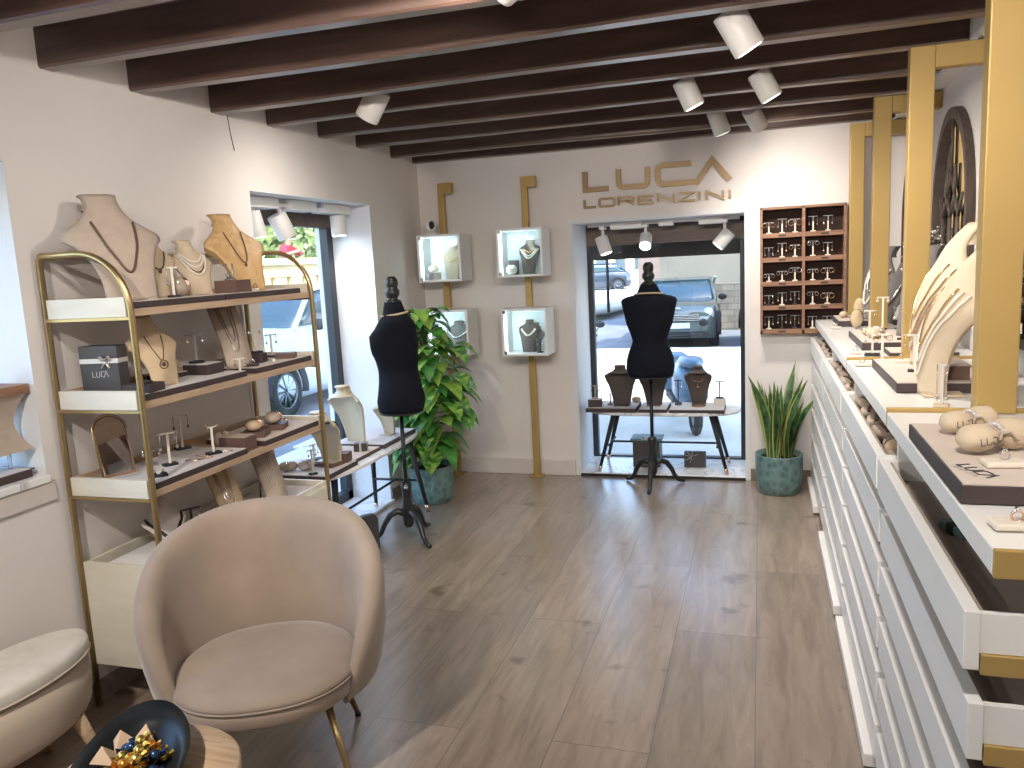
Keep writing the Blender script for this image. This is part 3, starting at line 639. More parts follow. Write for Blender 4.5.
# ================================================================ DRESS FORMS
def dress_form(label, loc, rz, legs=(-90, 30, 150)):
    t = thing('dress_form', label, 'dress form', loc, rz, 'black dress forms by the windows')
    # faces -Y ; (z, half width, front depth, back depth)
    T = [(.575, .150, .120, .130), (.60, .158, .128, .140), (.66, .164, .130, .148), (.74, .158, .120, .138), (.82, .144, .112, .126), (.89, .130, .110, .118), (.93, .126, .112, .116), (1.00, .133, .122, .120), (1.07, .150, .130, .124),
         (1.12, .160, .136, .126), (1.165, .166, .138, .126), (1.21, .172, .138, .124), (1.26, .182, .114, .120), (1.30, .188, .096, .110), (1.325, .182, .082, .098), (1.345, .150, .074, .084), (1.357, .108, .068, .074), (1.37, .082, .062, .068), (1.40, .072, .058, .062), (1.455, .052, .048, .048)]
    def zm(z): return 1.19-(1.165-z)*.686 if z < 1.165 else (1.19+(z-1.165)*.74 if z < 1.4551 else 1.405+(z-1.455)*1.05)
    q = MB(); k = 36; rings = []
    for z, w, f, b in T:
        w *= 1-.08*math.exp(-((z-.92)/.07)**2)
        r = []
        for i in range(k):
            a = 2*PI*i/k; c, s_ = math.cos(a), math.sin(a)
            d = f if s_ < 0 else b
            ff = 1
            if 1.05 < z < 1.23 and s_ < 0: ff = 1+.18*math.exp(-((abs(c)-.5)/.22)**2)-.10*math.exp(-(c/.18)**2)
            r.append((w*cm(c, .85), d*cm(s_, .9)*ff, zm(z)))
        rings.append(r)
    q.loft(rings); b = q.build('torso', 'blackcloth', t)
    q = MB(); q.loft([[(x*1.02, y*1.02, z) for x, y, z in rings[0]], [(x*1.01, y*1.01, z-.012) for x, y, z in rings[0]]], 0, False); q.build('hem_band', 'black', b)
    q = MB(); q.lathe([(r_, zm(z)) for r_, z in [(.049, 1.456), (.050, 1.458), (.046, 1.464), (.032, 1.470), (.028, 1.478), (.038, 1.490), (.043, 1.505), (.040, 1.520), (.031, 1.532), (.033, 1.540), (.037, 1.552), (.034, 1.578), (.018, 1.594)]], n=24); q.build('neck_finial', 'tripod', t)
    q = MB(); q.lathe([(.0125, .10), (.0125, .79)], n=14); q.build('pole', 'blackmetal', t)
    q = MB(); q.lathe([(.020, .08), (.030, .10), (.034, .15), (.030, .20), (.024, .26), (.028, .30), (.033, .33), (.030, .345), (.02, .355)], n=22); q.build('turned_column', 'tripod', t)
    q = MB(); q.cyl((.02, 0, .335), (.06, 0, .335), .008, n=10); q.sphere((.065, 0, .335), .012); q.build('height_knob', 'silver', t)
    for a in legs:
        q = MB(); c, s_ = math.cos(R(a)), math.sin(R(a)); pts = [(.012, .16), (.06, .178), (.105, .158), (.14, .11), (.165, .055), (.195, .024), (.235, .016)]
        q.tube([(c*r_, s_*r_, z) for r_, z in pts], .02, n=12, rr=[.022, .021, .019, .017, .015, .0145, .012]); q.build('tripod_leg', 'tripod', t)
    # thin beige collar band
    q = MB(); q.tube([(.092*math.cos(2*PI*i/28), .074*math.sin(2*PI*i/28)+.004-.010*0, 1.338+.010*math.sin(2*PI*i/28)) for i in range(28)], .0065, n=8, closed=True); q.build('beige_neck_band', 'sand', t)
    return t
dress_form('black dress form facing the back window, seen from behind', (-.722, 5.46, 0), 180, (90, -30, -150))
dress_form('black dress form turned side-on in front of the leafy plant', (-1.995, 4.16, 0), -66)

# ================================================================ POTTED PLANTS
def pot(t, r=.145, h=.25, mats='pot'):
    q = MB(); q.lathe([(r*.80, 0), (r*.86, .006), (r*.95, h*.25), (r, h*.5), (r*1.0, h*.9), (r*1.015, h*.97), (r*1.0, h), (r*.93, h-.002), (r*.9, h-.04), (r*.2, h-.042)], n=44); q.build('plant_pot', mats, t)
    q = MB(); q.lathe([(r*.9, h-.036), (r*.3, h-.028), (.01, h-.027)], n=24); q.build('soil', 'soil', t)
def leaf(q, base, d, up, L, W, droop, m=0, m2=None, nu=9):
    """heart-shaped leaf: base point, direction, curved down by droop"""
    d = Vector(d).normalized(); up = Vector(up); s_ = d.cross(up).normalized(); up = s_.cross(d).normalized()
    rows = []
    for i in range(nu+1):
        v = i/nu; w = W*(1.3*max(0, math.sin(PI*min(1, v**.68)))**.75*(1-v*.22))*.5 if 0 < v < 1 else (W*.18 if v == 0 else 0.002)
        c = Vector(base)+d*(L*v)-Vector((0, 0, 1))*(droop*L*v*v)+up*(.06*L*math.sin(PI*v))
        rows.append((c-s_*w+up*w*.25, c, c+s_*w+up*w*.25))
    vs = [p for r in rows for p in r]; o = len(q.v)
    for i in range(nu):
        for j in (0, 1):
            mm = m2 if (m2 is not None and ((i+j) % 3 == 0 or rndp.random() < .25)) else m
            a = i*3+j; q.f.append((o+a, o+a+1, o+a+4, o+a+3)); q.m.append(mm); q.s.append(True)
    q.v += [tuple(p) for p in vs]
rndp = random.Random(11)
PP = (-2.165, 4.925)
t = thing('potted_pothos', 'tall leafy green and lime climbing plant in a patterned teal pot in the left corner', 'potted plant', (PP[0], PP[1], 0))
pot(t, .150, .255)
q = MB(); q.cyl((0, 0, .2), (.02, 0, 1.06), .022, .016, n=12); q.build('moss_pole', 'bark', t)
q = MB(); st = MB()
for i in range(175):
    v = i/175; z = .36+.96*v; a = rndp.uniform(0, 2*PI)
    if math.sin(a) > .55 and rndp.random() < .6: a = -a
    env = .27*(1-max(0, v-.5)*1.15)+.02
    r0 = rndp.uniform(.04, env*.55); L = rndp.uniform(.14, .20)*(1 - .25*v)
    bx, by_ = r0*math.cos(a)+.08*(v if v < .5 else 1-v)*1.2, r0*math.sin(a)
    d = Vector((math.cos(a), math.sin(a), rndp.uniform(-.35, .35)))
    if bx < -.10: bx = -.10-.4*(abs(bx)-.10); d.x *= .6
    lime = rndp.random() < .38 + .2*v
    leaf(q, (bx, by_, z), d, (0, 0, 1), L, L*.78, rndp.uniform(.25, .8), 1 if lime and rndp.random() < .35 else 0, 1 if lime else None)
    st.tube([(0.01, 0, z-.10), (bx*.5, by_*.5, z-.01), (bx, by_, z)], .0028, n=5)
for i in range(10):
    a = rndp.uniform(-.9, .6); leaf(q, (.10+.12*math.cos(a), .12*math.sin(a), .60+.5*rndp.random()), (math.cos(a), math.sin(a)-.1, -.1), (0, 0, 1), .17, .11, .5, 0, 1)
for i in range(18):
    a = R(rndp.uniform(-165, -95)); z = rndp.uniform(.34, .56); r0 = rndp.uniform(.05, .13)
    leaf(q, (r0*math.cos(a), r0*math.sin(a), z), (math.cos(a)*.7, math.sin(a), rndp.uniform(-.3, .1)), (0, 0, 1), .15, .12, .6, 1 if i % 3 == 0 else 0, 1 if i % 2 else None)
q.build('foliage', ['leafg', 'leafy'], t, fix=False); st.build('stems', 'stem', t)
t = thing('snake_plant', 'snake plant with upright yellow-edged leaves in a teal pot beside the drawers', 'potted plant', (.112, 5.44, 0))
pot(t, .150, .262)
q = MB(); rs = random.Random(5)
for i in range(36):
    a = rs.uniform(0, 2*PI); r0 = rs.uniform(.01, .085); H = rs.uniform(.30, .56)*(1.15 if i % 5 == 0 else 1); lean = rs.uniform(.08, .36)*(r0/.085+.25); tw = rs.uniform(0, PI)
    W = rs.uniform(.022, .033); nseg = 9; rows = []
    for k in range(nseg+1):
        v = k/nseg; w = W*(.62+.75*math.sin(PI*min(1, v*.9+.12))-.25*v)*(1 if v < .8 else max(.03, (1-v)/.2))
        cx = math.cos(a)*(r0+lean*H*v*v); cy = math.sin(a)*(r0+lean*H*v*v); cz = .23+H*v
        A = tw+.9*v; sx_, sy_ = math.cos(A), math.sin(A); nx, ny = -sy_, sx_
        rows.append([(cx+sx_*w*s1+nx*w*.35*(s1*s1), cy+sy_*w*s1+ny*w*.35*(s1*s1), cz) for s1 in (-1, -.74, 0, .74, 1)])
    o = len(q.v); q.v += [p for r in rows for p in r]
    for k in range(nseg):
        for j in range(4): q.f.append((o+k*5+j, o+k*5+j+1, o+k*5+j+6, o+k*5+j+5)); q.m.append(1 if j in (0, 3) else 0); q.s.append(True)
q.build('foliage', ['snakeg', 'snakey'], t, fix=False)

# ================================================================ DRAWER CABINETS + COUNTER
cols = [(4.555, 5.655), (3.475, 4.545), (2.392, 3.468), (1.350, 2.385)]
clab = ['farthest white drawer unit, next to the back wall', 'second white drawer unit from the back wall', 'white drawer unit between the far pair and the nearest one', 'nearest white drawer unit with open velvet-lined top drawers']
fx = .322; rows_z = [1.008, .850, .690, .525, .350, .178]
for ci, (ya, yb) in enumerate(cols):
    t = thing('drawer_cabinet', clab[ci], 'drawer cabinet', (0, 0, 0), 0, 'white drawer units along the right wall')
    q = MB(); q.box(.365, .86, ya-.004, ya+.022, .05, 1.06) if ci != 3 else q.box(.80, .86, ya, ya+.02, .05, 1.06)
    q.box(.84, .865, ya, yb, .05, 1.06); q.box(.38, .86, ya, yb, .04, .06)
    q.build('carcass', 'white', t, bevel=.002)
    for ri, zt in enumerate(rows_z):
        X = fx + (.0 if ri else -.010); a = ya+.020; b = yb-.012; fh = .100 if ri < 5 else .11
        q = MB(); q.box(X, X+.024, a, b, zt-fh, zt)
        d = q.build('drawer', 'white', t, bevel=.0015)
        q = MB(); zb = zt-fh+.035
        q.box(X+.024, .80, a+.004, a+.018, zb, zt-.004); q.box(X+.024, .80, b-.018, b-.004, zb, zt-.004); q.box(.786, .80, a+.018, b-.018, zb, zt-.004); q.box(X+.024, .80, a+.004, b-.004, zb-.006, zb); q.build('drawer_box', 'white', d)
        q = MB(); q.box(X+.025, .785, a+.019, b-.019, zb+.0005, zb+.006); q.box(X+.025, X+.034, a+.019, b-.019, zb, zt-.008); q.box(X+.02, .785, a+.019, a+.025, zb, zt-.01); q.build('velvet_lining', 'velvet', d)
        if ri < 2 or ci < 2:
            q = MB(); q.box(.50 if ri == 0 else .52, .51 if ri == 0 else .53, a+.02, b-.02, zb, zt-.012); q.build('divider', 'offwhite', d)
        if ci == 3 and ri < 3:
            q = MB(); q.box(X+.026, .80, a-.002, a+.02, zb-.042, zb-.007); q.build('gold_rail', 'gold', d, bevel=.0015)
    q = MB(); q.box(.298, .36, ya+.06 if ci else ya+.40, yb-.03, .012, .055); q.build('plinth_board', 'whitep', t, bevel=.003)
    q = MB()
    for yy in (ya+.08, yb-.08): q.cyl((.40, yy, 0), (.40, yy, .05), .02, n=12); q.cyl((.80, yy, 0), (.80, yy, .05), .02, n=12)
    q.build('feet', 'blackmetal', t)
# velvet trays glimpsed in the top drawers
rt = random.Random(4); pr_ = None; k = 0
for ci, (ya, yb) in enumerate(cols[:3]):
    n = 6
    for j in range(n):
        y = ya+.11+(yb-ya-.2)*j/(n-1)
        lb = 'small jewellery pouch lying in an open top drawer'
        if pr_ is None:
            t = thing('jewellery_pouch', lb, 'pouch', (.39, y, .957), 0, 'small pouches in the open top drawers')
            q = MB(); q.loft([[(x*sc_, y_*sc_*1.2, z) for x, y_ in [(-.03, -.05), (.03, -.05), (.034, 0), (.03, .05), (-.03, .05), (-.034, 0)]] for z, sc_ in ((0, .8), (.012, 1), (.03, .95), (.036, .7))], sm=True); q.build('pouch_body', 'taupe', t)
            q = MB(); q.box(-.006, .006, -.055, .055, .030, .040); q.build('tie_band', 'cord', t); pr_ = t
        else: dup(pr_, (.39+rt.uniform(-.01, .01), y, .957), rt.uniform(-12, 12), lb)
# counter slabs
sl = [(3.61, 5.675, 'farthest white counter slab, ending at a gold strip before the back wall'), (2.47, 3.605, 'middle white counter slab between two gold strips'), (1.345, 2.465, 'nearest white counter slab with a gold front end')]
for i, (ya, yb, lb) in enumerate(sl):
    t = thing('counter_slab', lb, 'countertop', (0, 0, 0), 0, 'white counter slabs on the drawer units')
    q = MB(); q.box(.345, .872, ya+.012, yb, 1.075, 1.12); q.build('slab', 'white', t, bevel=.003)
    q = MB(); q.box(.345, .872, ya, ya+.012, 1.075, 1.122 if i == 2 else 1.132); q.build('gold_end', 'gold', t, bevel=.002)
# tall gold posts with arms to the wall
GQ = 'tall gold posts standing on the counter'
for x, y, w, lb in ((.58, 5.60, .085, 'gold post farthest away, against the earring cabinet'), (.605, 4.70, .085, 'gold post second from the back wall'), (.602, 3.615, .09, 'gold post before the arched mirror'), (.615, 2.475, .10, 'gold post nearest the camera, cut off by the top edge of the photo')):
    t = thing('counter_post', lb, 'post', (x, y, 1.121), 0, GQ)
    H = 2.345-1.121; q = MB(); q.box(-w/2, w/2, -.03, .03, 0, H); q.build('upright', 'gold', t, bevel=.004)
    q = MB(); q.box(w/2, XR-x-.001, -.03, .03, H-.085, H); q.build('arm', 'gold', t, bevel=.004)

# ================================================================ EARRING CABINET
ex0, ex1, ez0, ez1 = -.003, .525, 1.035, 1.866; ey = 5.585
t = thing('earring_cabinet', 'wall-hung brown wooden pigeonhole cabinet full of earring stands', 'wall cabinet', (0, 0, 0))
q = MB(); k = .016
q.box(ex0, ex1, ey, YB-.002, ez0, ez0+.03); q.box(ex0, ex1, ey, YB-.002, ez1-k, ez1); q.box(ex0, ex0+k, ey, YB-.002, ez0, ez1); q.box(ex1-k, ex1, ey, YB-.002, ez0, ez1); q.box(.258, .276, ey, YB-.002, ez0, ez1)
q.build('cabinet_case', 'walnut', t, bevel=.002)
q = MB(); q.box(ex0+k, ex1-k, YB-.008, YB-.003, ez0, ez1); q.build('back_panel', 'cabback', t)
lev = [1.065+ (1.866-.016-1.065)/5*i for i in range(5)]
for i, z in enumerate(lev): q = MB(); q.box(ex0+k, ex1-k, ey+.002, YB-.008, z-.010, z); q.build('shelf', 'walnut', t)
for i, z in enumerate(lev):
    for xa, xb in ((ex0+k, .258), (.276, ex1-k)): q = MB(); q.box(xa, xb, ey-.002, ey+.006, z-.026, z+.004); q.build('shelf_rail', 'walnut', t, bevel=.002)
for z in lev:
    for x in (.135, .395): q = MB(); q.box(x-.022, x+.022, ey-.004, ey-.001, z-.018, z-.006); q.build('name_plate', 'darktray', t)
# ------- generic small display items (copied afterwards)
def tstand(name, label, loc, rz, group, h=.12, w=.07, base='black', st='stand', drop=.035, ear='jgold', round_=.0, disc=False, hoop=0, br=.02, cab=False):
    t = thing(name, label, 'earring stand', loc, rz, group)
    q = MB()
    if disc: q.lathe([(br, 0), (br*1.02, .004), (br, .008), (br*.3, .009)], n=20)
    else: q.box(-br, br, -br*.7, br*.7, 0, .009)
    q.build('stand_base', base, t, bevel=.001)
    q = MB(); q.box(-.0045, .0045, -.003, .003, .008, h*.66 if cab else h); q.build('stem', st, t)
    q = MB(); q.box(-w/2, w/2, -.0035, .0035, h-(.003 if cab else .006), h)
    if cab: q.box(-.002, .002, -.002, .002, h*.66, h)
    q.build('crossbar', 'grey' if cab else st, t)
    if ear:
        for s_ in (-1, 1):
            q = MB(); x = s_*w*.42
            if hoop:
                q.tube([(x+hoop*math.sin(a), -.006, h-.004-hoop+hoop*math.cos(a)) for a in [2*PI*j/14 for j in range(14)]], .0016, n=5, closed=True)
                if hoop > .009: q.lathe([(hoop*.5, -.0008), (hoop*.5, .0008)], n=12); q.xf(Matrix.Identity(4))
            else:
                q.tube([(x, -.006, h), (x, -.006, h-drop)], .0013, n=5); q.sphere((x, -.006, h-drop), .0055, (1, .6, 1.4), 8, 6)
            q.build('earring', ear, t)
    return t
GE = 'earring stands in the wall cabinet'
pats = [[('g', .075, 'jgold', .014), ('g', .095, 'silver', 0), ('g', .09, 'jgold', .019), ('g', .10, 'silver', 0), ('g', .10, 'silver', 0)],
        [('b', .07, 'silver', 0), ('g', .095, 'rose', 0), ('g', .08, 'jgold', .012), ('g', .10, 'silver', .012), ('g', .085, 'silver', 0)],
        [('g', .055, 'silver', .010), ('g', .07, 'silver', .011), ('g', .09, 'silver', .014), ('g', .075, 'jgold', .010), ('g', .08, 'jgold', .015)],
        [('b', .07, 'silver', 0), ('g', .085, 'silver', 0), ('b', .09, 'silver', 0), ('g', .085, 'silver', .011), ('g', .075, 'jgold', .016)],
        [('g', .085, 'silver', 0), ('b', .095, 'silver', 0), ('b', .09, 'jgold', 0), ('g', .08, 'silver', 0), ('g', .08, 'silver', 0)]]
rowname = ['top', 'second', 'middle', 'fourth', 'bottom']; colname = ['left end', 'middle of the left half', 'just left of the divider', 'just right of the divider', 'right part']
for r_ in range(5):
    for c_ in range(5):
        kd, h, ea, hp = pats[r_][c_]; x = [.052, .135, .215, .325, .415][c_]
        dsc = ('gold disc' if hp > .011 else 'small gold') if ea == 'jgold' else ('rose drop' if ea == 'rose' else ('silver hoop' if hp else 'silver drop'))
        lb = f'{dsc} earrings on a {"dark" if kd == "b" else "cream"} stand in the {rowname[r_]} row of the wall cabinet, {colname[c_]}'
        if len(lb.split()) > 16: lb = f'{dsc} earrings, {rowname[r_]} row of the wall cabinet, {colname[c_]}'
        tstand('earring_stand', lb, (x, ey+.035, lev[4-r_]+.001), 0, GE, h=h, w=.06, base='darktray' if kd == 'b' else 'stand', st='darktray' if kd == 'b' else 'stand', ear=ea, hoop=hp, br=.016, drop=.05, cab=True)
# ================================================================ JEWELLERY DISPLAY PIECES
HW = [(0, .50), (.20, .53), (.36, .62), (.50, .78), (.62, .97), (.68, 1.0), (.72, .88), (.77, .62), (.82, .44), (.88, .345), (.94, .32), (1, .36)]
HW2 = [(0, .52), (.3, .66), (.6, .84), (.76, .98), (.80, 1.0), (.83, .84), (.86, .52), (.90, .36), (.95, .33), (1, .36)]
def bust_fn(h, W, D, lean=1.0, curve=.35, HW=HW, pw=1.7):
    def f(u, v):
        s_ = 2*u-1; hw = interp(HW, v)*W/2; nk = max(0, min(1, (v-.72)/.12))
        cv = curve*(1-nk)+.95*nk
        yc = -D/2+D*lean*(v**pw)*(1-nk*.12) + (.0 if v < .8 else 0)
        x = s_*hw; y = yc+cv*hw*(1-math.sqrt(max(0, 1-min(.98, s_*s_)*.92)))
        z = v*h-(.075*h*s_*s_*math.exp(-((v-.68)/.13)**2))
        return Vector((x, y, z))
    return f
def bust(label, loc, rz, h, W, D, mats, group=None, neck=None, lean=1., curve=.35, name='necklace_bust', th=.012, cap=True, side=None, HW=HW, pw=1.7):
    t = thing(name, label, 'necklace bust', loc, rz, group); f = bust_fn(h, W, D, lean, curve, HW, pw)
    def pn(u, v):
        e_ = .01; p = f(u, v); a = f(min(1, u+e_), v)-f(max(0, u-e_), v); b = f(u, min(1, v+e_))-f(u, max(0, v-e_)); n = a.cross(b)
        n = n.normalized() if n.length > 1e-9 else Vector((0, -1, 0))
        return p, n
    q = MB(); q.shell(pn, 16, 26, th)
    if cap:
        hw = interp(HW, 1)*W/2; c = f(.5, 1)
        q.lathe([(hw*.97, -.004), (hw*.99, 0), (hw*.9, .004), (hw*.1, .005)], (c.x, c.y+hw*.93, c.z-.003), 20, 1, .95)
        rg = []
        for v in (1, .96, .92, .88, .85):
            hv = interp(HW, v)*W/2*.96; cv_ = f(.5, v); rg.append([(hv*math.cos(a), cv_.y+hv*.93+hv*.93*math.sin(a)+.002, cv_.z-.001) for a in [2*PI*j/20 for j in range(20)]])
        q.loft(rg, cap0=False, cap1=False)
    q.build('bust_form', mats, t)
    # foot: low plate that carries the curved front
    q = MB(); q.box(-interp(HW, 0)*W/2*.9, interp(HW, 0)*W/2*.9, -D/2+.004, -D/2+.05+D*.35, 0, .006); q.build('base_plate', side or mats, t)
    for nk in (neck or []):
        mt, v0, drop, a, r = nk[:5]; pend = nk[5] if len(nk) > 5 else None
        q = MB(); pts = []
        for j in range(33):
            s_ = -1+2*j/32; v = v0-drop*(1-abs(s_)**2.2); u = .5+.5*a*s_*(1 if v > .7 else 1)
            hwv = interp(HW, v); wide = interp(HW, v0); k = min(1, wide*1.0/hwv) if hwv > 0 else 1
            p, n = pn(.5+.5*s_*a*k, v); pts.append(p+n*(r+.0005))
        if (f(.5, .3)-pts[16]).dot(Vector((0, -1, 0))) > 1: pass
        q.tube(pts, r, n=6); nn = q.build('necklace', mt, t)
        if pend:
            q = MB(); p, n = pn(.5, v0-drop-.03*pend); p = p+n*.004
            if pend >= 2: q.tube([(p.x+.016*math.cos(a_), p.y-.002, p.z+.016*math.sin(a_)) for a_ in [2*PI*i/16 for i in range(16)]], .002, n=5, closed=True); q.sphere(tuple(p), .008, (1, .4, 1), 8, 6)
            else: q.sphere(tuple(p), .007, (1, .5, 1.3), 10, 8)
            q.build('pendant', mt, nn)
    return t
def tray(label, x0, x1, y0, y1, z, h=.022, pad='traypad', group='dark-edged display trays', rz=0):
    cx, cy = (x0+x1)/2, (y0+y1)/2; a, b = (x1-x0)/2, (y1-y0)/2
    t = thing('display_tray', label, 'display tray', (cx, cy, z), rz, group)
    q = MB(); q.box(-a, a, -b, b, 0, h); q.build('tray_body', 'darktray', t, bevel=.0015)
    q = MB(); q.box(-a+.004, a-.004, -b+.004, b-.004, h, h+.0025); q.build('suede_pad', pad, t)
    return t
def box_item(label, loc, rz, size, mats='brownbox', top=None, name='ring_box', cat='ring box', group=None):
    t = thing(name, label, cat, loc, rz, group); a, b, h = size[0]/2, size[1]/2, size[2]
    q = MB(); q.box(-a, a, -b, b, 0, h); q.build('box_body', mats, t, bevel=.002)
    if top: q = MB(); q.box(-a+.004, a-.004, -b+.004, b-.004, h, h+.002); q.build('top_pad', top, t)
    return t
def ringpad(label, loc, rz, w=.07, mats='stand', ring='rose', group=None):
    t = thing('ring_display', label, 'ring display', loc, rz, group)
    q = MB(); q.box(-w/2, w/2, -w*.3, w*.3, 0, .012); q.build('suede_block', mats, t, bevel=.004)
    q = MB(); q.tube([(.009*math.cos(a), 0, .020+.009*math.sin(a)) for a in [2*PI*j/18 for j in range(18)]], .002, n=6, closed=True); r = q.build('ring', ring, t)
    q = MB(); q.sphere((0, 0, .031), .005, nu=8, nv=6); q.build('stone', 'silver', r); return t
def pillow(label, loc, rz, sz=(.09, .06, .04), mats='taupe', band='jgold', group=None, name='bracelet_pillow'):
    t = thing(name, label, 'bracelet pillow', loc, rz, group)
    q = MB(); a, b, h = sz[0]/2, sz[1]/2, sz[2]; rings = []
    for i in range(13):
        x = -1+2*i/12; k = max(.12, (1-abs(x)**2.6)**.5)*(1-.10*math.exp(-(x/.25)**2)); rings.append([(a*x, b*k*math.cos(c), h/2+h/2*k*math.sin(c)) for c in [2*PI*j/16 for j in range(16)]])
    q.loft(rings); q.build('pillow', mats, t)
    q = MB()
    for dx in (-.006, .006): q.tube([(dx, b*.93*math.cos(c), h/2+h/2*.93*math.sin(c)) for c in [2*PI*j/24 for j in range(24)]], .0028, n=6, closed=True)
    q.build('bracelet', band, t); return t
def ramp(label, loc, rz, h=.25, W=.11, D=.10, mats='taupe', nk='cord', group=None):
    t = thing('necklace_ramp', label, 'necklace stand', loc, rz, group)
    def f(u, v): y = -D/2+D*v**1.4; return (Vector(((2*u-1)*W/2*(.9+.1*v), y, v*h)), Vector((0, -1, .45*(1))).normalized())
    q = MB(); q.shell(f, 2, 14, .012); q.build('curved_board', mats, t)
    q = MB()
    for s_, dr in ((.55, .72), (.35, .55)):
        pts = []
        for j in range(25):
            a = -1+2*j/24; v = .98-dr*(1-abs(a)**2.4); p, n = f(.5+.5*a*s_, v); pts.append(p+n*.003)
        q.tube(pts, .0022, n=5)
    q.build('necklace', nk, t)
    q = MB(); q.cyl((0, D*.48, h*.9), (0, D*.62, 0), .004, n=8); q.build('prop_leg', 'darktray', t); return t
Z1, Z2, Z3, Z0 = 1.505, 1.179, .859, .521
H1 = Z1+.022+.0025; H2 = Z2+.0245; H3 = Z3+.0245
# --- top shelf
tray('dark-edged tray at the near end of the top shelf, under the largest bust', -2.37, -2.068, 2.262, 2.765, Z1, group='trays on the shelf unit')
tray('dark-edged tray at the far end of the top shelf, under the carved wooden bust', -2.37, -2.070, 2.775, 3.33, Z1, group='trays on the shelf unit')
bust('largest taupe necklace bust on the top shelf with a long brown bead necklace', (-2.205, 2.372, H1), 66, .385, .36, .20, 'taupe', None, [('cord', .74, .48, .52, .0045)], 1.0)
bust('small cream necklace bust with a dark cord necklace, second on the top shelf', (-2.275, 2.630, H1), 68, .245, .185, .11, 'linen', None, [('cord', .74, .30, .6, .003, 1)], .9)
pillow('small taupe bracelet pillow on the top shelf beside the cream busts', (-2.185, 2.66, H1), 100, (.085, .06, .075), 'taupe', 'rose', 'bracelet pillows on the shelf unit')
tstand('earring_stand', 'slim earring stand at the front of the top shelf near the small cream bust', (-2.13, 2.545, H1), 60, 'earring stands on the shelf unit', .115, .05, ear='silver', drop=.06)
bust('cream necklace bust wearing many strands of pearls on the top shelf', (-2.235, 2.80, H1), 68, .225, .20, .12, 'linen', None, [('pearl', .76, .18, .7, .0045), ('pearl', .75, .26, .75, .0045), ('jgold', .74, .34, .8, .0035), ('pearl', .75, .40, .85, .005)], .95)
box_item('long brown leatherette box on the top shelf before the wooden bust', (-2.135, 2.915, H1), 5, (.10, .12, .052), 'brownbox', None)
t = thing('ring_cone', 'clear forked ring holder standing on the brown box, top shelf', 'ring holder', (-2.14, 2.91, H1+.052), 20)
q = MB(); q.lathe([(.022, 0), (.024, .004), (.018, .010)], n=18)
for s_ in (-1, 1): q.tube([(s_*.006, 0, .008), (s_*.016, 0, .035), (s_*.012, 0, .07)], .005, n=8, rr=[.007, .006, .003])
q.build('acrylic_fork', 'crystal', t); q = MB(); q.tube([(-.014+.010*math.cos(a), .010*math.sin(a), .030) for a in [2*PI*j/14 for j in range(14)]], .0018, n=5, closed=True); q.build('ring', 'silver', t)
bust('carved pale wooden necklace bust with a long pendant chain, top shelf', (-2.225, 3.085, H1), 66, .345, .29, .20, 'beech', None, [('cord', .76, .40, .42, .0028, 1)], 1.0, th=.03, curve=.12)
ringpad('single ring on a small cream block at the edge of the top shelf', (-2.105, 3.03, H1), 10, .03, 'stand', 'jgold')
# --- second shelf
tray('dark-edged tray at the near end of the second shelf, under the gift box', -2.37, -2.068, 2.262, 2.86, Z2, pad='traypadw', group='trays on the shelf unit')
tray('dark-edged tray at the far end of the second shelf with ring boxes', -2.37, -2.070, 2.93, 3.375, Z2, group='trays on the shelf unit')
t = thing('gift_box', 'dark gift box tied with a silver ribbon on the second shelf', 'gift box', (-2.305, 2.345, H2), 10)
q = MB(); q.box(-.075, .075, -.03, .03, 0, .168); q.build('box_body', 'giftdark', t, bevel=.002)
q = MB(); q.box(-.0762, .0762, -.0312, .0312, .105, .122); rb = q.build('ribbon_band', 'ribbon', t)
q = MB()
for s_ in (-1, 1): q.tube([(.03, -.034, .114), (.03+s_*.018, -.045, .132), (.03+s_*.022, -.04, .118), (.03, -.034, .113)], .005, n=6, flat=.4); q.tube([(.03, -.034, .112), (.03+s_*.016, -.04, .088)], .005, n=6, flat=.4)
q.build('ribbon_bow', 'ribbon', rb)
q = MB(); x = -.028
for ch, w in (('L', .009), ('U', .010), ('O', .010), ('Z', .010)):
    pass
i0 = 0
for ch, xx, w in (('L', -.030, .011), ('U', -.014, .012)): [ribbon(q, s_, .0022, -.0312, -.0300) for s_ in letter(ch, xx, .055, w, .020)]
ribbon(q, [(.018, .075), (.006, .075), (.004, .057), (.016, .055), (.024, .077), (.032, .055)], .0022, -.0312, -.03)
q.build('printed_name', 'inklight', t)
box_item('low dark box with a black disc on it at the front of the second shelf', (-2.125, 2.33, H2), 8, (.11, .09, .030), 'darktray', None)
q = MB(); q.lathe([(.028, 0), (.028, .006)], n=24); o = q.build('black_disc', 'black'); o.location = (-2.125, 2.335, H2+.0305); tag(o, 'small black disc lying on the low dark box, second shelf', 'display disc')
bust('sand and cream necklace bust with a round openwork pendant, second shelf', (-2.195, 2.485, H2), 70, .262, .21, .13, 'sand', None, [('cord', .72, .36, .35, .002, 2)], 1.0)
box_item('clear-topped dark box at the back of the second shelf under a bracelet', (-2.30, 2.66, H2), 0, (.10, .13, .018), 'darktray', 'traypadw')
pillow('sand bracelet pillow with a gold bangle in the middle of the second shelf', (-2.30, 2.66, H2+.0205), 40, (.10, .065, .062), 'sand', 'jgold', 'bracelet pillows on the shelf unit')
box_item('dark box carrying an earring stand in the middle of the second shelf', (-2.215, 2.775, H2), 0, (.12, .11, .042), 'darktray', 'traypadw')
tstand('earring_stand', 'clear-stemmed earring stand on the dark box, second shelf', (-2.25, 2.78, H2+.0445), 50, 'earring stands on the shelf unit', .12, .07, ear='silver', drop=.03, disc=True, st='crystal', br=.032)
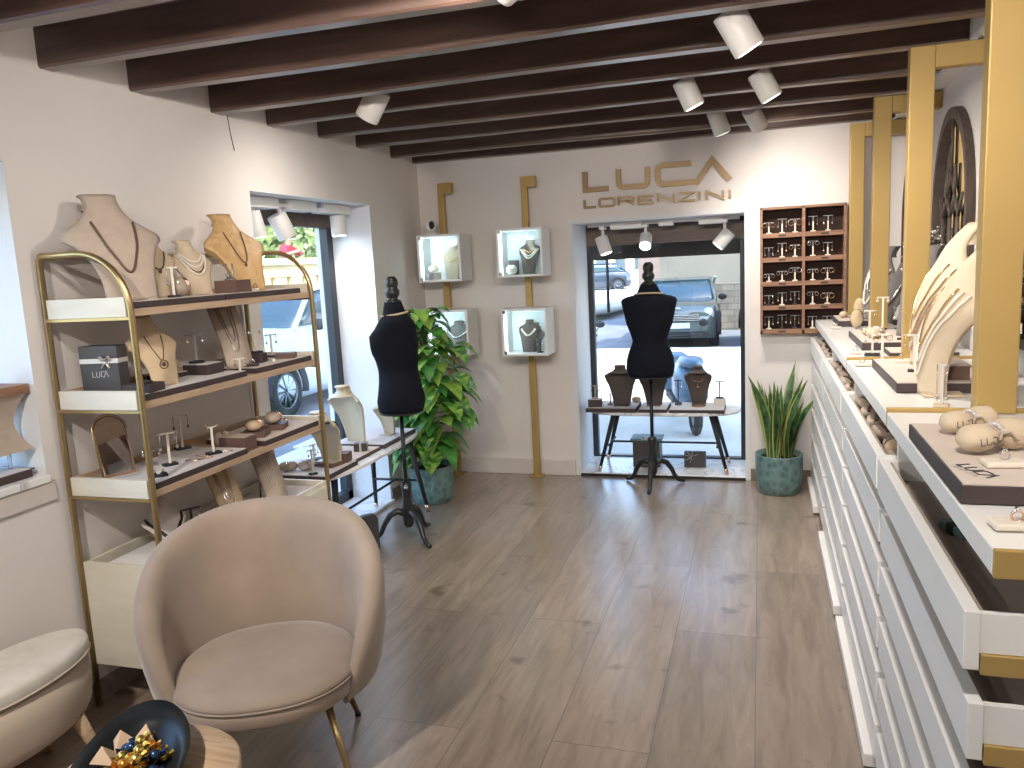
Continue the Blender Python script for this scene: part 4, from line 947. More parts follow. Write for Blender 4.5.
tstand('earring_stand', 'low cream earring stand at the front of the second shelf', (-2.105, 2.865, Z2+.001), 60, 'earring stands on the shelf unit', .075, .055, ear='silver', drop=.03, br=.022)
ramp('tall grey-brown necklace ramp leaning in the middle of the second shelf', (-2.215, 2.975, H2), 62, .265, .13, .13, 'taupe', 'silver')
ringpad('small cube ring stand with a pearl at the front of the second shelf', (-2.125, 2.985, H2), 20, .05, 'darktray', 'silver')
box_item('dark ring box under an earring stand at the far end of the second shelf', (-2.20, 3.12, H2), 15, (.08, .07, .040), 'darktray', 'brownbox')
tstand('earring_stand', 'cream earring stand on a dark ring box, far end of the second shelf', (-2.20, 3.12, H2+.0425), 60, 'earring stands on the shelf unit', .095, .06, ear='silver', drop=.0, br=.028)
tstand('earring_stand', 'dark-based earring stand last on the second shelf, before the car window', (-2.25, 3.32, H2), 50, 'earring stands on the shelf unit', .11, .055, ear='silver', drop=.04, br=.026, disc=True)
box_item('brown ring box last on the second shelf', (-2.14, 3.27, H2), 20, (.09, .06, .026), 'brownbox', None)
t = thing('bangle_stand', 'dark watch stand with thin hoop bangles at the back of the second shelf', 'bangle stand', (-2.30, 3.16, H2), 30)
q = MB(); q.loft([[(-.03, -.03, 0), (.03, -.03, 0), (.03, .03, 0), (-.03, .03, 0)], [(-.028, .0, .07), (.028, .0, .07), (.028, .02, .07), (-.028, .02, .07)]], 0, False); q.build('wedge', 'darktray', t, bevel=.004)
q = MB()
for s_ in (-1, 1): q.tube([(s_*.010+.0*a, -.02+.034*math.cos(a), .085+.05*math.sin(a)) for a in [2*PI*j/24 for j in range(24)]], .0016, n=5, closed=True)
q.build('hoop_bangle', 'silver', t)
q = MB(); q.sphere((0, 0, 0), .009, nu=12, nv=8); o = q.build('loose_pearl', 'pearl'); o.location = (-2.105, 3.115, H2+.009); tag(o, 'pearl ball at the front of the second shelf between two ring boxes', 'pearl')
# --- third shelf
tray('dark-edged tray at the near end of the third shelf, beneath the mirror', -2.37, -2.060, 2.262, 2.80, Z3, pad='traypadw', group='trays on the shelf unit')
tray('dark-edged tray at the far end of the third shelf with watch pillows', -2.37, -2.062, 2.93, 3.375, Z3, group='trays on the shelf unit')
t = thing('table_mirror', 'small arched tabletop mirror on the third shelf', 'mirror', (-2.285, 2.325, H3), 62)
def arch(w, h, k=16, z0=0): return [(-w, z0), (w, z0)]+[(w*math.cos(R(180*j/k)), h-w+w*math.sin(R(180*j/k))) for j in range(k+1)]
mt = Matrix.Translation((0, -.02, .012)) @ Matrix.Rotation(R(-20), 4, 'X')
q = MB(); P = arch(.058, .225); q.loft([[(x, 0, z) for x, z in P], [(x, .010, z) for x, z in P]], 0, False); q.xf(mt); fr = q.build('mirror_frame', 'walnut', t)
q = MB(); P = arch(.053, .220, z0=.005); q.loft([[(x, -.0015, z) for x, z in P], [(x, -.0002, z) for x, z in P]], 0, False); q.xf(mt); q.build('mirror_pane', 'mirror', t)
q = MB(); q.tube([((.061)*c[0], -.004, c[1]) for c in [(math.cos(R(a)), .167+.061*math.sin(R(a))) for a in range(0, 181, 12)]+[(-1, .0)]], .003, n=6); q.xf(mt); q.build('brass_rim', 'goldtube', fr)
q = MB(); q.box(-.06, .06, -.04, .05, 0, .012); q.build('mirror_base', 'silver', t, bevel=.003)
tstand('earring_stand', 'cream earring stand on a black base near the mirror, third shelf', (-2.195, 2.495, H3), 60, 'earring stands on the shelf unit', .13, .075, ear='silver', drop=.06, br=.026)
tstand('earring_stand', 'tall earring stand on a black base at the back of the third shelf', (-2.345, 2.75, H3), 60, 'earring stands on the shelf unit', .145, .07, ear='cord', drop=.05, br=.03)
tstand('earring_stand', 'cream earring stand beside the brown box on the third shelf', (-2.14, 2.685, H3), 60, 'earring stands on the shelf unit', .115, .055, ear='rose', drop=.0, br=.028)
tstand('earring_stand', 'tiny earring stand on a black strip at the near edge of the third shelf', (-2.12, 2.345, H3), 50, 'earring stands on the shelf unit', .02, .035, ear='silver', drop=.0, br=.03)
tstand('crystal_stand', 'clear crystal earring stand behind the front post, third shelf', (-2.275, 2.49, H3), 40, 'earring stands on the shelf unit', .062, .07, ear='silver', drop=.02, st='crystal', base='crystal')
for j, (x, y, rz) in enumerate(((-2.15, 2.57, 20), (-2.12, 2.61, 60), (-2.17, 2.645, -10), (-2.11, 2.72, 40))):
    lb = 'thin rose gold bracelet laid flat on the third shelf tray'
    if j == 0:
        pb = thing('flat_bracelet', lb, 'bracelet', (x, y, H3), rz, 'flat bracelets on the third shelf tray'); q = MB(); q.tube([(.028*math.cos(a), .010*math.sin(a), .003) for a in [2*PI*i/20 for i in range(20)]], .002, n=5, closed=True); q.build('chain', 'rose', pb)
        q = MB(); q.box(-.02, .02, -.004, .004, .001, .004); q.build('card', 'stand', pb)
    else: dup(pb, (x, y, H3), rz, lb)
box_item('brown leatherette box between the two trays of the third shelf', (-2.145, 2.855, Z3+.001), 0, (.13, .085, .060), 'brownbox', 'taupe')
box_item('brown box under the first watch pillow, third shelf', (-2.165, 3.01, H3), 18, (.11, .09, .026), 'brownbox', None, group='boxes under the watch pillows')
box_item('brown box under the second watch pillow, third shelf', (-2.175, 3.17, H3), 18, (.11, .10, .026), 'brownbox', None, group='boxes under the watch pillows')
pillow('taupe watch pillow on a brown box, first of two on the third shelf', (-2.165, 3.01, H3+.027), 105, (.10, .075, .05), 'sand', 'rose', 'watch pillows on the third shelf')
pillow('taupe watch pillow on a brown box, second of two on the third shelf', (-2.175, 3.17, H3+.027), 105, (.11, .08, .055), 'taupe', 'rose', 'watch pillows on the third shelf')
pillow('small dark bracelet roll at the far end of the third shelf', (-2.21, 3.30, H3), 80, (.06, .035, .025), 'taupe', 'silver', 'bracelet pillows on the shelf unit')
pillow('small bracelet roll at the back of the third shelf behind the brown box', (-2.24, 2.88, Z3+.001), 60, (.08, .05, .075), 'taupe', 'jgold', 'bracelet pillows on the shelf unit')
# --- base shelf
tray('pale tray inside the base of the shelf unit', -2.36, -2.10, 2.27, 2.60, Z0, h=.03, pad='paper', group='trays on the shelf unit')
tray('second pale tray inside the base of the shelf unit, under the ramps', -2.36, -2.10, 2.64, 3.36, Z0, h=.03, pad='traypad', group='trays on the shelf unit')
t = bust('cream half-ring necklace stand with thick black cords in the shelf base', (-2.215, 2.46, Z0+.033), 60, .19, .17, .13, 'offwhite', None, [('blackbead', .72, .45, .9, .005), ('blackbead', .66, .35, .8, .004)], 1.1)
ramp('pale wooden necklace ramp in the shelf base behind the chair', (-2.19, 2.80, Z0+.033), 66, .24, .12, .14, 'sand', 'silver')
ramp('taupe necklace ramp with a thin chain at the far end of the shelf base', (-2.175, 3.09, Z0+.033), 66, .27, .12, .14, 'taupe', 'offwhite')
tstand('earring_stand', 'dark earring stand with drop earrings in the shelf base', (-2.27, 2.665, Z0+.033), 60, 'earring stands on the shelf unit', .10, .08, ear='silver', drop=.035, st='darktray')
tstand('earring_stand', 'cream earring stand at the far end of the shelf base', (-2.27, 2.95, Z0+.033), 60, 'earring stands on the shelf unit', .10, .07, ear='silver', drop=.05)

# ================================================================ SMALL TABLES WITH MARBLE TOPS
def oval_table(label, loc, rz, L=1.10, W=.42, H=.475):
    t = thing('display_table', label, 'table', loc, rz, 'oval marble-topped tables in the windows')
    def oval(a, b, z, k=56): return [(a*cm(math.cos(2*PI*i/k), .62), b*cm(math.sin(2*PI*i/k), .75), z) for i in range(k)]
    q = MB(); q.loft([oval(L/2-.012, W/2-.012, H-.024), oval(L/2, W/2, H-.018), oval(L/2, W/2, H-.004), oval(L/2-.005, W/2-.005, H)], sm=False); q.build('marble_top', 'marble', t)
    legs = []
    for dx in (-1, 1):
        for dy in (-1, 1):
            q = MB(); a = Vector((dx*(L/2-.20), dy*(W/2-.09), H-.024)); b = Vector((dx*(L/2-.09), dy*(W/2-.03), 0)); q.tube([a, b], .016, n=12, rr=[.019, .011]); l = q.build('leg', 'black', t)
            q = MB(); c = b+(a-b)*.10; q.tube([c, b], .013, n=12, rr=[.0135, .0118]); q.build('brass_ferrule', 'rose', l)
    for dx in (-1, 1):
        q = MB(); q.cyl((dx*(L/2-.16), -(W/2-.07), H*.42), (dx*(L/2-.16), W/2-.07, H*.42), .008, n=8); q.build('cross_stretcher', 'black', t)
    q = MB(); q.cyl((-(L/2-.16), 0, H*.42), (L/2-.16, 0, H*.42), .008, n=8); q.build('long_stretcher', 'black', t)
    q = MB(); q.cyl((-(L/2-.2), 0, H-.026), (L/2-.2, 0, H-.026), .012, n=8); q.build('top_rail', 'black', t)
    return t
oval_table('oval marble-topped table with black legs standing in the back window recess', (-.69, 5.885, .029), 0, 1.10, .42, .445)
TB = .475
tray('left dark-edged tray on the back window table', -1.235, -.865, 5.69, 5.99, TB, .030, 'traypadw', 'trays on the back window table')
tray('middle dark-edged tray on the back window table', -.85, -.645, 5.70, 6.0, TB, .022, 'traypadw', 'trays on the back window table')
tray('right dark-edged tray on the back window table', -.63, -.245, 5.69, 5.99, TB, .022, 'traypadw', 'trays on the back window table')
zt = TB+.0245
GD = 'dark necklace busts on the back window table'
bust('dark brown necklace bust on the left tray of the back window table', (-.985, 5.80, TB+.0325), 180, .305, .235, .07, 'darkbust', GD, None, .6, HW=HW2)
bust('dark brown necklace bust behind the pole of the dress form', (-.755, 5.86, zt), 180, .285, .215, .07, 'darkbust', GD, None, .6, HW=HW2)
bust('dark brown necklace bust with a fine gold pendant, right on the window table', (-.432, 5.84, zt+.012), 180, .285, .20, .09, 'darkbust', GD, None, .6, HW=HW2)
q = MB(); q.lathe([(.05, 0), (.052, .006), (.035, .0115)], (0, 0, 0), 24); o = q.build('round_riser', 'walnut'); o.location = (-.432, 5.84, zt); tag(o, 'round brown riser beneath the right dark bust on the window table', 'riser')
# gold pendant seen from behind hangs on the room side
t = thing('pendant_necklace', 'thin gold pendant chain hanging down the back of the right dark bust', 'necklace', (-.432, 5.79, zt+.012))
q = MB(); q.tube([(.045*math.cos(a)*(1), .012-.014*abs(math.sin(a)), .205-.03*math.sin(a)) for a in [PI*j/14 for j in range(15)]]+[], .0022, n=5); q.tube([(0, -.004, .175), (0, -.006, .145)], .002, n=5); q.sphere((0, -.006, .14), .006, nu=8, nv=6); q.build('chain', 'jgold', t)
box_item('dark ring box at the left end of the back window table', (-1.175, 5.76, TB+.0325), 5, (.10, .07, .055), 'darktray', 'traypadw', group='ring boxes on the window table')
tstand('earring_stand', 'earring stand on the dark ring box at the left end of the window table', (-1.175, 5.77, TB+.0895), 0, 'earring stands on the back window table', .10, .07, ear='silver', drop=.04, st='taupe', base='taupe')
tstand('earring_stand', 'short dark earring stand beside the left bust on the window table', (-1.075, 5.83, TB+.0325), 0, 'earring stands on the back window table', .085, .06, ear=None, st='darktray', base='darktray')
pillow('small brown bracelet roll right of the left bust on the window table', (-.895, 5.93, TB+.0325), 0, (.07, .045, .045), 'taupe', 'jgold')
tstand('earring_stand', 'dark two-tier earring stand between the busts on the window table', (-.58, 5.88, zt), 0, 'earring stands on the back window table', .185, .06, ear='silver', drop=.05, st='darktray', base='darktray', disc=True, br=.026)
q = MB(); q.lathe([(.026, 0), (.026, .010)], n=20); o = q.build('black_disc', 'black'); o.location = (-.585, 5.93, zt+.0005); tag(o, 'black disc base behind the two-tier earring stand on the window table', 'display disc')
box_item('cream ring box at the right end of the back window table', (-.285, 5.88, zt), 0, (.085, .07, .05), 'offwhite', None, group='ring boxes on the window table')
tstand('earring_stand', 'dark earring stand with long hoops on the cream box, window table', (-.285, 5.88, zt+.0505), 0, 'earring stands on the back window table', .125, .075, ear='silver', drop=.045, st='darktray', base='black', br=.026)
def gift_bag(label, loc, rz, w, h, d, mats='giftdark'):
    t = thing('gift_bag', label, 'gift bag', loc, rz, 'black gift packages under the tables')
    q = MB(); q.loft([[(-w/2, -d/2, 0), (w/2, -d/2, 0), (w/2, d/2, 0), (-w/2, d/2, 0)], [(-w/2, -d/2, h*.9), (w/2, -d/2, h*.9), (w/2, d/2, h*.9), (-w/2, d/2, h*.9)], [(-w/2*.98, -d*.2, h), (w/2*.98, -d*.2, h), (w/2*.98, d*.2, h), (-w/2*.98, d*.2, h)]], 0, False); q.build('bag_body', mats, t)
    q = MB(); z = h*.72
    for a in (25, 80, 130, 165, 215, 260): q.tube([(-w*.15, -d/2-.003, z), (-w*.15+.03*math.cos(R(a)), -d/2-.016, z+.03*math.sin(R(a))), (-w*.15+.052*math.cos(R(a)), -d/2-.006, z+.045*math.sin(R(a)))], .0035, n=5, flat=.5)
    q.build('silver_bow', 'ribbon', t); return t
gift_bag('small black gift package with a silver bow on the marble slab below the window table', (-.468, 5.915, .029), 0, .155, .115, .06)
box_item('dark box with a pale lid standing on the slab behind the dress form stand', (-.82, 5.93, .029), 0, (.20, .16, .20), 'giftdark', None, 'storage_box', 'box')
q = MB(); q.box(-.116, .116, -.086, .086, 0, .018); o = q.build('box_lid_tray', 'teal', bevel=.003); o.location = (-.82, 5.93, .2295); tag(o, 'pale teal lid resting on the dark box below the window table', 'box lid')
# left window table
oval_table('oval marble-topped table in front of the left window, beside the shelf unit', (-2.285, 4.10, .0), 90, 1.34, .44, .548)
TL = .548
tray('near dark-edged tray on the left window table', -2.46, -2.10, 3.46, 3.80, TL, .024, 'traypadw', 'trays on the left window table')
tray('middle beige tray on the left window table', -2.40, -2.13, 3.82, 4.14, TL, .018, 'traypad', 'trays on the left window table')
tray('far dark-edged tray on the left window table near the leafy plant', -2.46, -2.12, 4.16, 4.62, TL, .024, 'traypadw', 'trays on the left window table')
zl = TL+.0265; GL = 'champagne necklace busts on the left window table'
bust('champagne bust with a thick dark necklace at the near end of the left window table', (-2.205, 3.68, zl+.02), 168, .28, .245, .08, 'pearlgold', GL, None, .8, HW=HW2)
t = thing('bead_necklace', 'thick dark necklace hanging from the near champagne bust by the left window', 'necklace', (-2.205, 3.68, zl+.02), 168)
q = MB(); q.tube([(.085*math.cos(a), .03-.075*math.sin(a), .225-.10*max(0, math.sin(a))**1.5) for a in [2*PI*j/28 for j in range(28)]], .0055, n=7, closed=True); q.build('cord', 'blackbead', t)
box_item('brown foot block beneath the near champagne bust', (-2.205, 3.68, zl), 168, (.13, .11, .019), 'brownbox', None)
bust('tallest champagne bust, empty, in the middle of the left window table', (-2.34, 4.20, TL+.001), 168, .38, .25, .10, 'pearlgold', GL, None, .8, HW=HW2)
bust('small champagne bust at the far end of the left window table', (-2.22, 4.42, zl), 168, .215, .155, .07, 'pearlgold', GL, None, .8, HW=HW2)
for j, (x, y, rz, lb) in enumerate(((-2.36, 3.53, 30, 'shell-like cream jewellery pouch on the near tray of the left window table'), (-2.28, 3.575, 70, 'grey jewellery pouch beside the cream one on the left window table'))):
    pillow(lb, (x, y, zl), rz, (.10, .06, .055), ('offwhite', 'taupe')[1-j], 'silver', 'pouches on the left window table')
tstand('earring_stand', 'slim pale earring stand at the near edge of the left window table', (-2.19, 3.49, zl), 60, 'earring stands on the left window table', .13, .05, ear='silver', drop=.03)
tstand('earring_stand', 'pale earring stand beside the near champagne bust', (-2.30, 3.69, zl), 60, 'earring stands on the left window table', .11, .05, ear='silver', drop=.05)
box_item('black ring box at the front of the left window table', (-2.315, 3.755, zl), 10, (.07, .05, .016), 'black', None)
box_item('dark brown box behind the near champagne bust', (-2.165, 3.765, zl), 10, (.07, .08, .05), 'brownbox', None)
t = box_item('small dark box with a silver ribbon in the middle of the left window table', (-2.20, 4.03, TL+.021), 20, (.075, .06, .045), 'giftdark', None, 'gift_box', 'gift box')
q = MB(); q.box(-.006, .006, -.031, .031, .0, .0465); q.box(-.038, .038, -.005, .005, .0, .0465); q.build('ribbon_band', 'ribbon', t)
box_item('champagne box beside the ribboned box on the left window table', (-2.33, 3.93, TL+.021), 15, (.10, .08, .045), 'pearlgold', None)
gift_bag('black gift bag with a silver bow on the floor under the left window table', (-2.20, 3.93, 0), 60, .20, .20, .10)

# ================================================================ IN THE LIT BOXES
def box_bust(label, x, z, h, W, mats, nk): return bust(label, (x, 5.49, z), 0, h, W, .06, mats, 'busts in the lit display boxes', nk, .8, HW=HW2)
b0 = DB
box_bust('cream bust with a gold necklace in the corner display box', -2.135, b0[0][1]+.0165, .235, .165, 'linen', [('jgold', .74, .22, .6, .003)])
pillow('cream bracelet pillow on a dark block in the corner display box', (-2.262, 5.43, b0[0][1]+.0675), 0, (.075, .05, .055), 'offwhite', 'jgold', 'bracelet pillows in the lit boxes')
box_item('dark block under the bracelet pillow in the corner display box', (-2.262, 5.43, b0[0][1]+.0165), 0, (.085, .07, .05), 'darktray', None)
box_bust('dark bust with layered pearl necklaces in the upper box by the sign', -1.555, b0[1][1]+.0165, .235, .165, 'darkbust', [('pearl', .76, .30, .75, .006), ('pearl', .75, .22, .6, .005), ('jgold', .78, .14, .5, .003)])
pillow('cream bracelet pillow beside the pearl bust, upper box by the sign', (-1.668, 5.42, b0[1][1]+.0165), 0, (.08, .055, .07), 'offwhite', 'pearl', 'bracelet pillows in the lit boxes')
box_item('black box standing behind the bracelet pillow, upper box by the sign', (-1.675, 5.50, b0[1][1]+.0165), 0, (.07, .03, .10), 'darktray', None)
box_bust('dark bust with grey bib necklace in the box behind the leafy plant', -2.13, b0[2][1]+.0165, .225, .20, 'greybust', [('silver', .74, .26, .8, .006)])
box_bust('dark bust with a single pearl strand in the lower box by the window', -1.585, b0[3][1]+.0165, .225, .165, 'darkbust', [('pearl', .74, .22, .62, .0075)])
bust('grey open bust frame standing behind the pearl bust, lower box', (-1.55, 5.532, b0[3][1]+.0165), 0, .20, .16, .03, 'greybust', None, None, .5)
tstand('earring_stand', 'pale earring stand in the lower box by the window', (-1.485, 5.42, b0[3][1]+.0165), 0, None, .10, .05, ear='silver', drop=.04, st='darktray')
# ================================================================ ON THE COUNTER
CT = 1.1225
tray('nearest dark-edged tray on the counter, under the drawstring pouches', .348, .72, 1.585, 2.13, CT, .034, 'traypad', 'trays on the counter')
tray('dark-edged tray before the large busts, in front of the third gold post', .415, .72, 2.78, 3.38, CT+.0, .030, 'traypad', 'trays on the counter')
tray('dark-edged tray past the first gold strip of the counter', .44, .78, 3.93, 4.52, CT, .032, 'traypad', 'trays on the counter')
tray('farthest dark-edged tray on the counter, near the earring cabinet', .44, .78, 5.10, 5.52, CT, .032, 'traypad', 'trays on the counter')
tray('low dark tray on the counter between the third and fourth gold posts', .52, .78, 3.66, 3.86, CT, .018, 'traypad', 'trays on the counter')
# printed marks on the nearest tray
t = thing('tray_print', 'dark printed name on the beige pad of the nearest counter tray', 'printed name', (.407, 1.735, CT+.0375), -72)
q = MB()
def flat(q, strokes, w):
    i0 = len(q.v); [ribbon(q, s_, w, 0, .0006) for s_ in strokes]; q.v[i0:] = [(x, z, y) for x, y, z in q.v[i0:]]
flat(q, letter('L', .0, -.04, .018, .026)+letter('U', .024, -.04, .022, .026)+[[(.078, -.014), (.054, -.014), (.052, -.038), (.074, -.040), (.086, -.012), (.098, -.04)]], .0035); q.build('large_letters', 'ink', t)
q = MB(); flat(q, [s_ for ch, x in (('L', 0), ('O', .011), ('R', .022), ('E', .033), ('N', .044), ('Z', .055), ('I', .066), ('N', .072), ('I', .083)) for s_ in letter(ch, x, -.054, .007 if ch != 'I' else 0, .008)], .0012); q.build('small_letters', 'inklight', t)
CP = CT+.0370
def pouch(label, loc, rz, s=1., tilt=0):
    t = thing('drawstring_pouch', label, 'pouch', loc, rz, 'plump drawstring pouches on the counter tray')
    q = MB(); rings = []
    for x, r_ in ((-.088, .004), (-.085, .018), (-.072, .030), (-.05, .036), (-.025, .033), (-.008, .022), (.0, .016), (.008, .020), (.022, .034), (.045, .042), (.066, .038), (.082, .026), (.09, .008)):
        rings.append([(x*s, r_*1.05*s*math.cos(a)*(1+.05*math.sin(3*a+x*40)), (.036+max(0, .0))*s+r_*.85*s*math.sin(a)*(1+.04*math.cos(5*a+x*60))) for a in [2*PI*j/20 for j in range(20)]])
    q.loft(rings); q.build('pouch_body', 'linen', t)
    q = MB()
    for dx in (-.004, .003): q.tube([((dx)*s, .021*s*math.cos(a), .036*s+.019*s*math.sin(a)) for a in [2*PI*j/18 for j in range(18)]], .0035*s, n=6, closed=True)
    q.tube([(0, -.02*s, .04*s), (.01*s, -.036*s, .05*s), (.02*s, -.045*s, .03*s)], .003*s, n=6); q.tube([(0, -.02*s, .04*s), (-.012*s, -.034*s, .052*s), (-.024*s, -.040*s, .035*s)], .003*s, n=6)
    w = q.build('cord_tie', 'taupe', t)
    q = MB()
    for j in range(7): a = PI*(.15+.7*j/6)+PI; q.sphere((.004*s, .024*s*math.cos(a), .038*s-.023*s*math.sin(a)), .0062*s, (1.3, 1, 1), 8, 6)
    q.build('grey_stone_bracelet', 'ribbon', t)
    q = MB(); i0 = len(q.v); [ribbon(q, s_, .0016, 0, .0006) for s_ in letter('L', -.020, 0, .011, .014)+letter('U', -.005, 0, .012, .014)+letter('O', .011, 0, .012, .014)]
    q.xf(Matrix.Translation((-.052*s, -.0385*s, .028*s)) @ Matrix.Rotation(R(-8), 4, 'X')); q.build('stamped_name', 'ink', t); return t
pouch('plump cream drawstring pouch at the back of the pair on the counter tray', (.455, 2.03, CP), 35, .82)
pouch('plump cream drawstring pouch in front of the other on the counter tray', (.460, 1.845, CP), 35, .95)
ringpad('ring on a cream block, on the nearest counter tray before the pouches', (.452, 1.725, CP), 5, .075, 'stand', 'silver', 'rings on cream blocks')
ringpad('rose ring on a cream block lying directly on the white counter end', (.405, 1.46, CT), 5, .08, 'stand', 'rose', 'rings on cream blocks')
# curved dark objects in the nearest open drawer
t = thing('folded_case', 'dark teal folded case lying in the nearest open drawer', 'case', (.43, 1.93, .950), 20)
q = MB(); q.box(-.03, .03, -.045, .045, 0, .022); q.build('case_body', 'teal', t, bevel=.004)
q = MB(); q.box(-.032, .032, -.012, .012, -.0, .024); q.build('case_strap', 'black', t)
t = thing('jewellery_pouch', 'brown pouch showing in the open top drawer beside the nearest counter slab', 'pouch', (.395, 2.60, .957), 70)
q = MB(); q.sphere((0, 0, .028), .045, (1.4, .8, .62), 14, 9); q.build('pouch_body', 'sand', t); q = MB(); q.tube([(0, .037*math.cos(a), .028+.028*math.sin(a)) for a in [2*PI*j/18 for j in range(18)]], .003, n=5, closed=True); q.build('tie_band', 'cord', t)
# big cream busts facing the aisle
GCB = 'large cream busts facing the aisle'
bust('large cream bust with beaded necklaces partly behind the nearest gold post', (.575, 2.78, CT), -88, .46, .36, .20, 'linen', GCB, [('pearl', .72, .50, .62, .0042), ('jgold', .73, .40, .5, .003, 1), ('pearl', .71, .58, .75, .0042)], 1.0, curve=.85, th=.02, pw=3.0)
bust('large cream bust with gold chains between the nearest gold post and the arched mirror', (.625, 3.22, CT+.0325), -88, .50, .36, .20, 'linen', GCB, [('jgold', .74, .40, .6, .003), ('jgold', .72, .52, .75, .003), ('rose', .71, .60, .85, .003)], 1.0, curve=.85, th=.02, pw=3.0)
bust('pink-white necklace bust at the right edge of the photo, behind the gold post', (.74, 2.30, CT), -85, .33, .24, .16, 'offwhite', GCB, [('rose', .73, .3, .6, .003, 1)], .9)
bust('dark grey bust draped with silver necklaces between the two farthest gold posts', (.66, 5.20, CT+.0345), -60, .42, .24, .18, 'greybust', None, [('silver', .74, .35, .6, .006), ('pearl', .72, .5, .8, .006)], 1.)
bust('second dark grey bust just behind the second gold post', (.70, 4.88, CT+.001), -55, .36, .22, .16, 'greybust', None, [('silver', .74, .4, .7, .006)], 1.)
bust('grey and white tall necklace bust between the gold posts on the counter', (.72, 4.22, CT+.0345), -50, .42, .24, .18, 'greybust', None, [('offwhite', .76, .40, .4, .006), ('offwhite', .74, .55, .6, .006)], 1.)
bust('white panel-like necklace bust just past the gold post with the arm', (.76, 4.02, CT+.0345), -45, .30, .20, .14, 'offwhite', None, [('silver', .74, .35, .6, .003)], 1.)
# assorted small pieces along the counter
GC = 'earring stands on the counter'
tstand('earring_stand', 'cream earring stand at the foot of the third gold post', (.47, 3.52, CT), 0, GC, .115, .06, ear='jgold', hoop=.012, br=.028)
tstand('earring_stand', 'slim earring stand on the tray before the large cream busts', (.505, 3.02, CT+.0325), -10, GC, .13, .07, ear='jgold', drop=.04, st='stand')
tstand('earring_stand', 'silver earring stand on a black base near the middle counter tray', (.46, 3.74, CT), -10, GC, .12, .065, ear='silver', drop=.06, br=.03)
tstand('earring_stand', 'clear earring stand standing on the third tray of the counter', (.62, 4.02, CT+.0345), -20, GC, .15, .08, ear='silver', drop=.05, st='crystal')
tstand('earring_stand', 'tall cream earring stand against the second gold post', (.60, 4.50, CT+.0345), -20, GC, .17, .06, ear='pearl', drop=.02, disc=True)
tstand('earring_stand', 'cream earring stand behind the third counter tray', (.55, 4.60, CT), -20, GC, .13, .06, ear='rose', drop=.03, disc=True)
tstand('earring_stand', 'white earring stand with black base under the white bust', (.655, 3.78, CT+.0205), -20, GC, .14, .07, ear='silver', drop=.05, st='offwhite', br=.035)
tstand('earring_stand', 'earring stand with a bracelet chain under the nearest large bust', (.50, 2.545, CT), -20, GC, .125, .03, ear='silver', drop=.10, st='offwhite', base='linen')
tstand('earring_stand', 'slim crystal stand at the right edge of the photo', (.70, 2.12, CP), -20, GC, .16, .05, ear='silver', drop=.05, st='crystal')
pillow('cream bracelet pillow on the third counter tray, end toward the aisle', (.52, 4.12, CT+.0345), 60, (.13, .07, .055), 'linen', 'silver', 'bracelet pillows on the counter')
pillow('second cream bracelet pillow lying along the third counter tray', (.50, 4.27, CT+.0345), 95, (.11, .05, .035), 'linen', 'jgold', 'bracelet pillows on the counter')
pillow('upright beige jewellery pouch before the farthest counter tray', (.53, 5.00, CT), 80, (.08, .07, .11), 'sand', 'cord', 'bracelet pillows on the counter')
pillow('beige jewellery pouch leaning behind the upright one on the counter', (.57, 5.20, CT+.0345), 60, (.09, .07, .13), 'sand', 'jgold', 'bracelet pillows on the counter')
pillow('low cream bracelet roll at the aisle side of the farthest counter tray', (.49, 5.33, CT+.0345), 70, (.08, .05, .04), 'linen', 'jgold', 'bracelet pillows on the counter')
pillow('large pale bracelet roll behind the third counter tray', (.62, 4.72, CT), 30, (.16, .09, .05), 'offwhite', 'silver', 'bracelet pillows on the counter')
ringpad('ring block with a tiny pink ring on the white slab near the far tray', (.415, 4.98, CT), 5, .06, 'stand', 'rose', 'rings on cream blocks')
ringpad('silver ring on a small block before the third counter tray', (.40, 3.80, CT), 5, .05, 'stand', 'silver', 'rings on cream blocks')
ringpad('low cream ring block on the middle slab beside the dark tray', (.385, 3.42, CT), 5, .06, 'stand', 'jgold', 'rings on cream blocks')
ringpad('gold ring block on the tray before the large cream busts', (.50, 3.26, CT+.0325), 5, .06, 'stand', 'jgold', 'rings on cream blocks')
box_item('small brown ring box on the tray before the large cream busts', (.60, 2.86, CT+.0325), 0, (.07, .06, .045), 'brownbox', 'traypad')
box_item('dark velvet ring box by the front edge of the far counter tray', (.62, 5.42, CT+.0345), 0, (.08, .06, .04), 'darktray', 'traypad')
# silvery dried flowers
t = thing('dried_flowers', 'silvery dried flower branches in a dark vase beside the gold posts', 'dried flowers', (.78, 4.50, CT))
q = MB(); q.lathe([(.035, 0), (.05, .01), (.062, .08), (.05, .16), (.028, .21), (.034, .24)], n=24); q.build('vase', 'darktray', t)
q = MB(); rf = random.Random(9)
for i in range(22):
    a = rf.uniform(0, 2*PI); L = rf.uniform(.08, .26); tip = Vector((math.cos(a)*rf.uniform(.02, .10), math.sin(a)*rf.uniform(.04, .16), .26+L)); q.tube([(0, 0, .2), tip*.6+Vector((0, 0, .08)), tip], .0015, n=4)
    for j in range(7):
        c = tip+Vector((rf.uniform(-.03, .03), rf.uniform(-.03, .03), rf.uniform(-.05, .03))); q.sphere(tuple(c), rf.uniform(.007, .013), (1, 1, .8), 6, 4, m=rf.choice((0, 0, 1, 2)))
q.build('flower_sprays', ['silver', 'offwhite', 'taupe'], t)
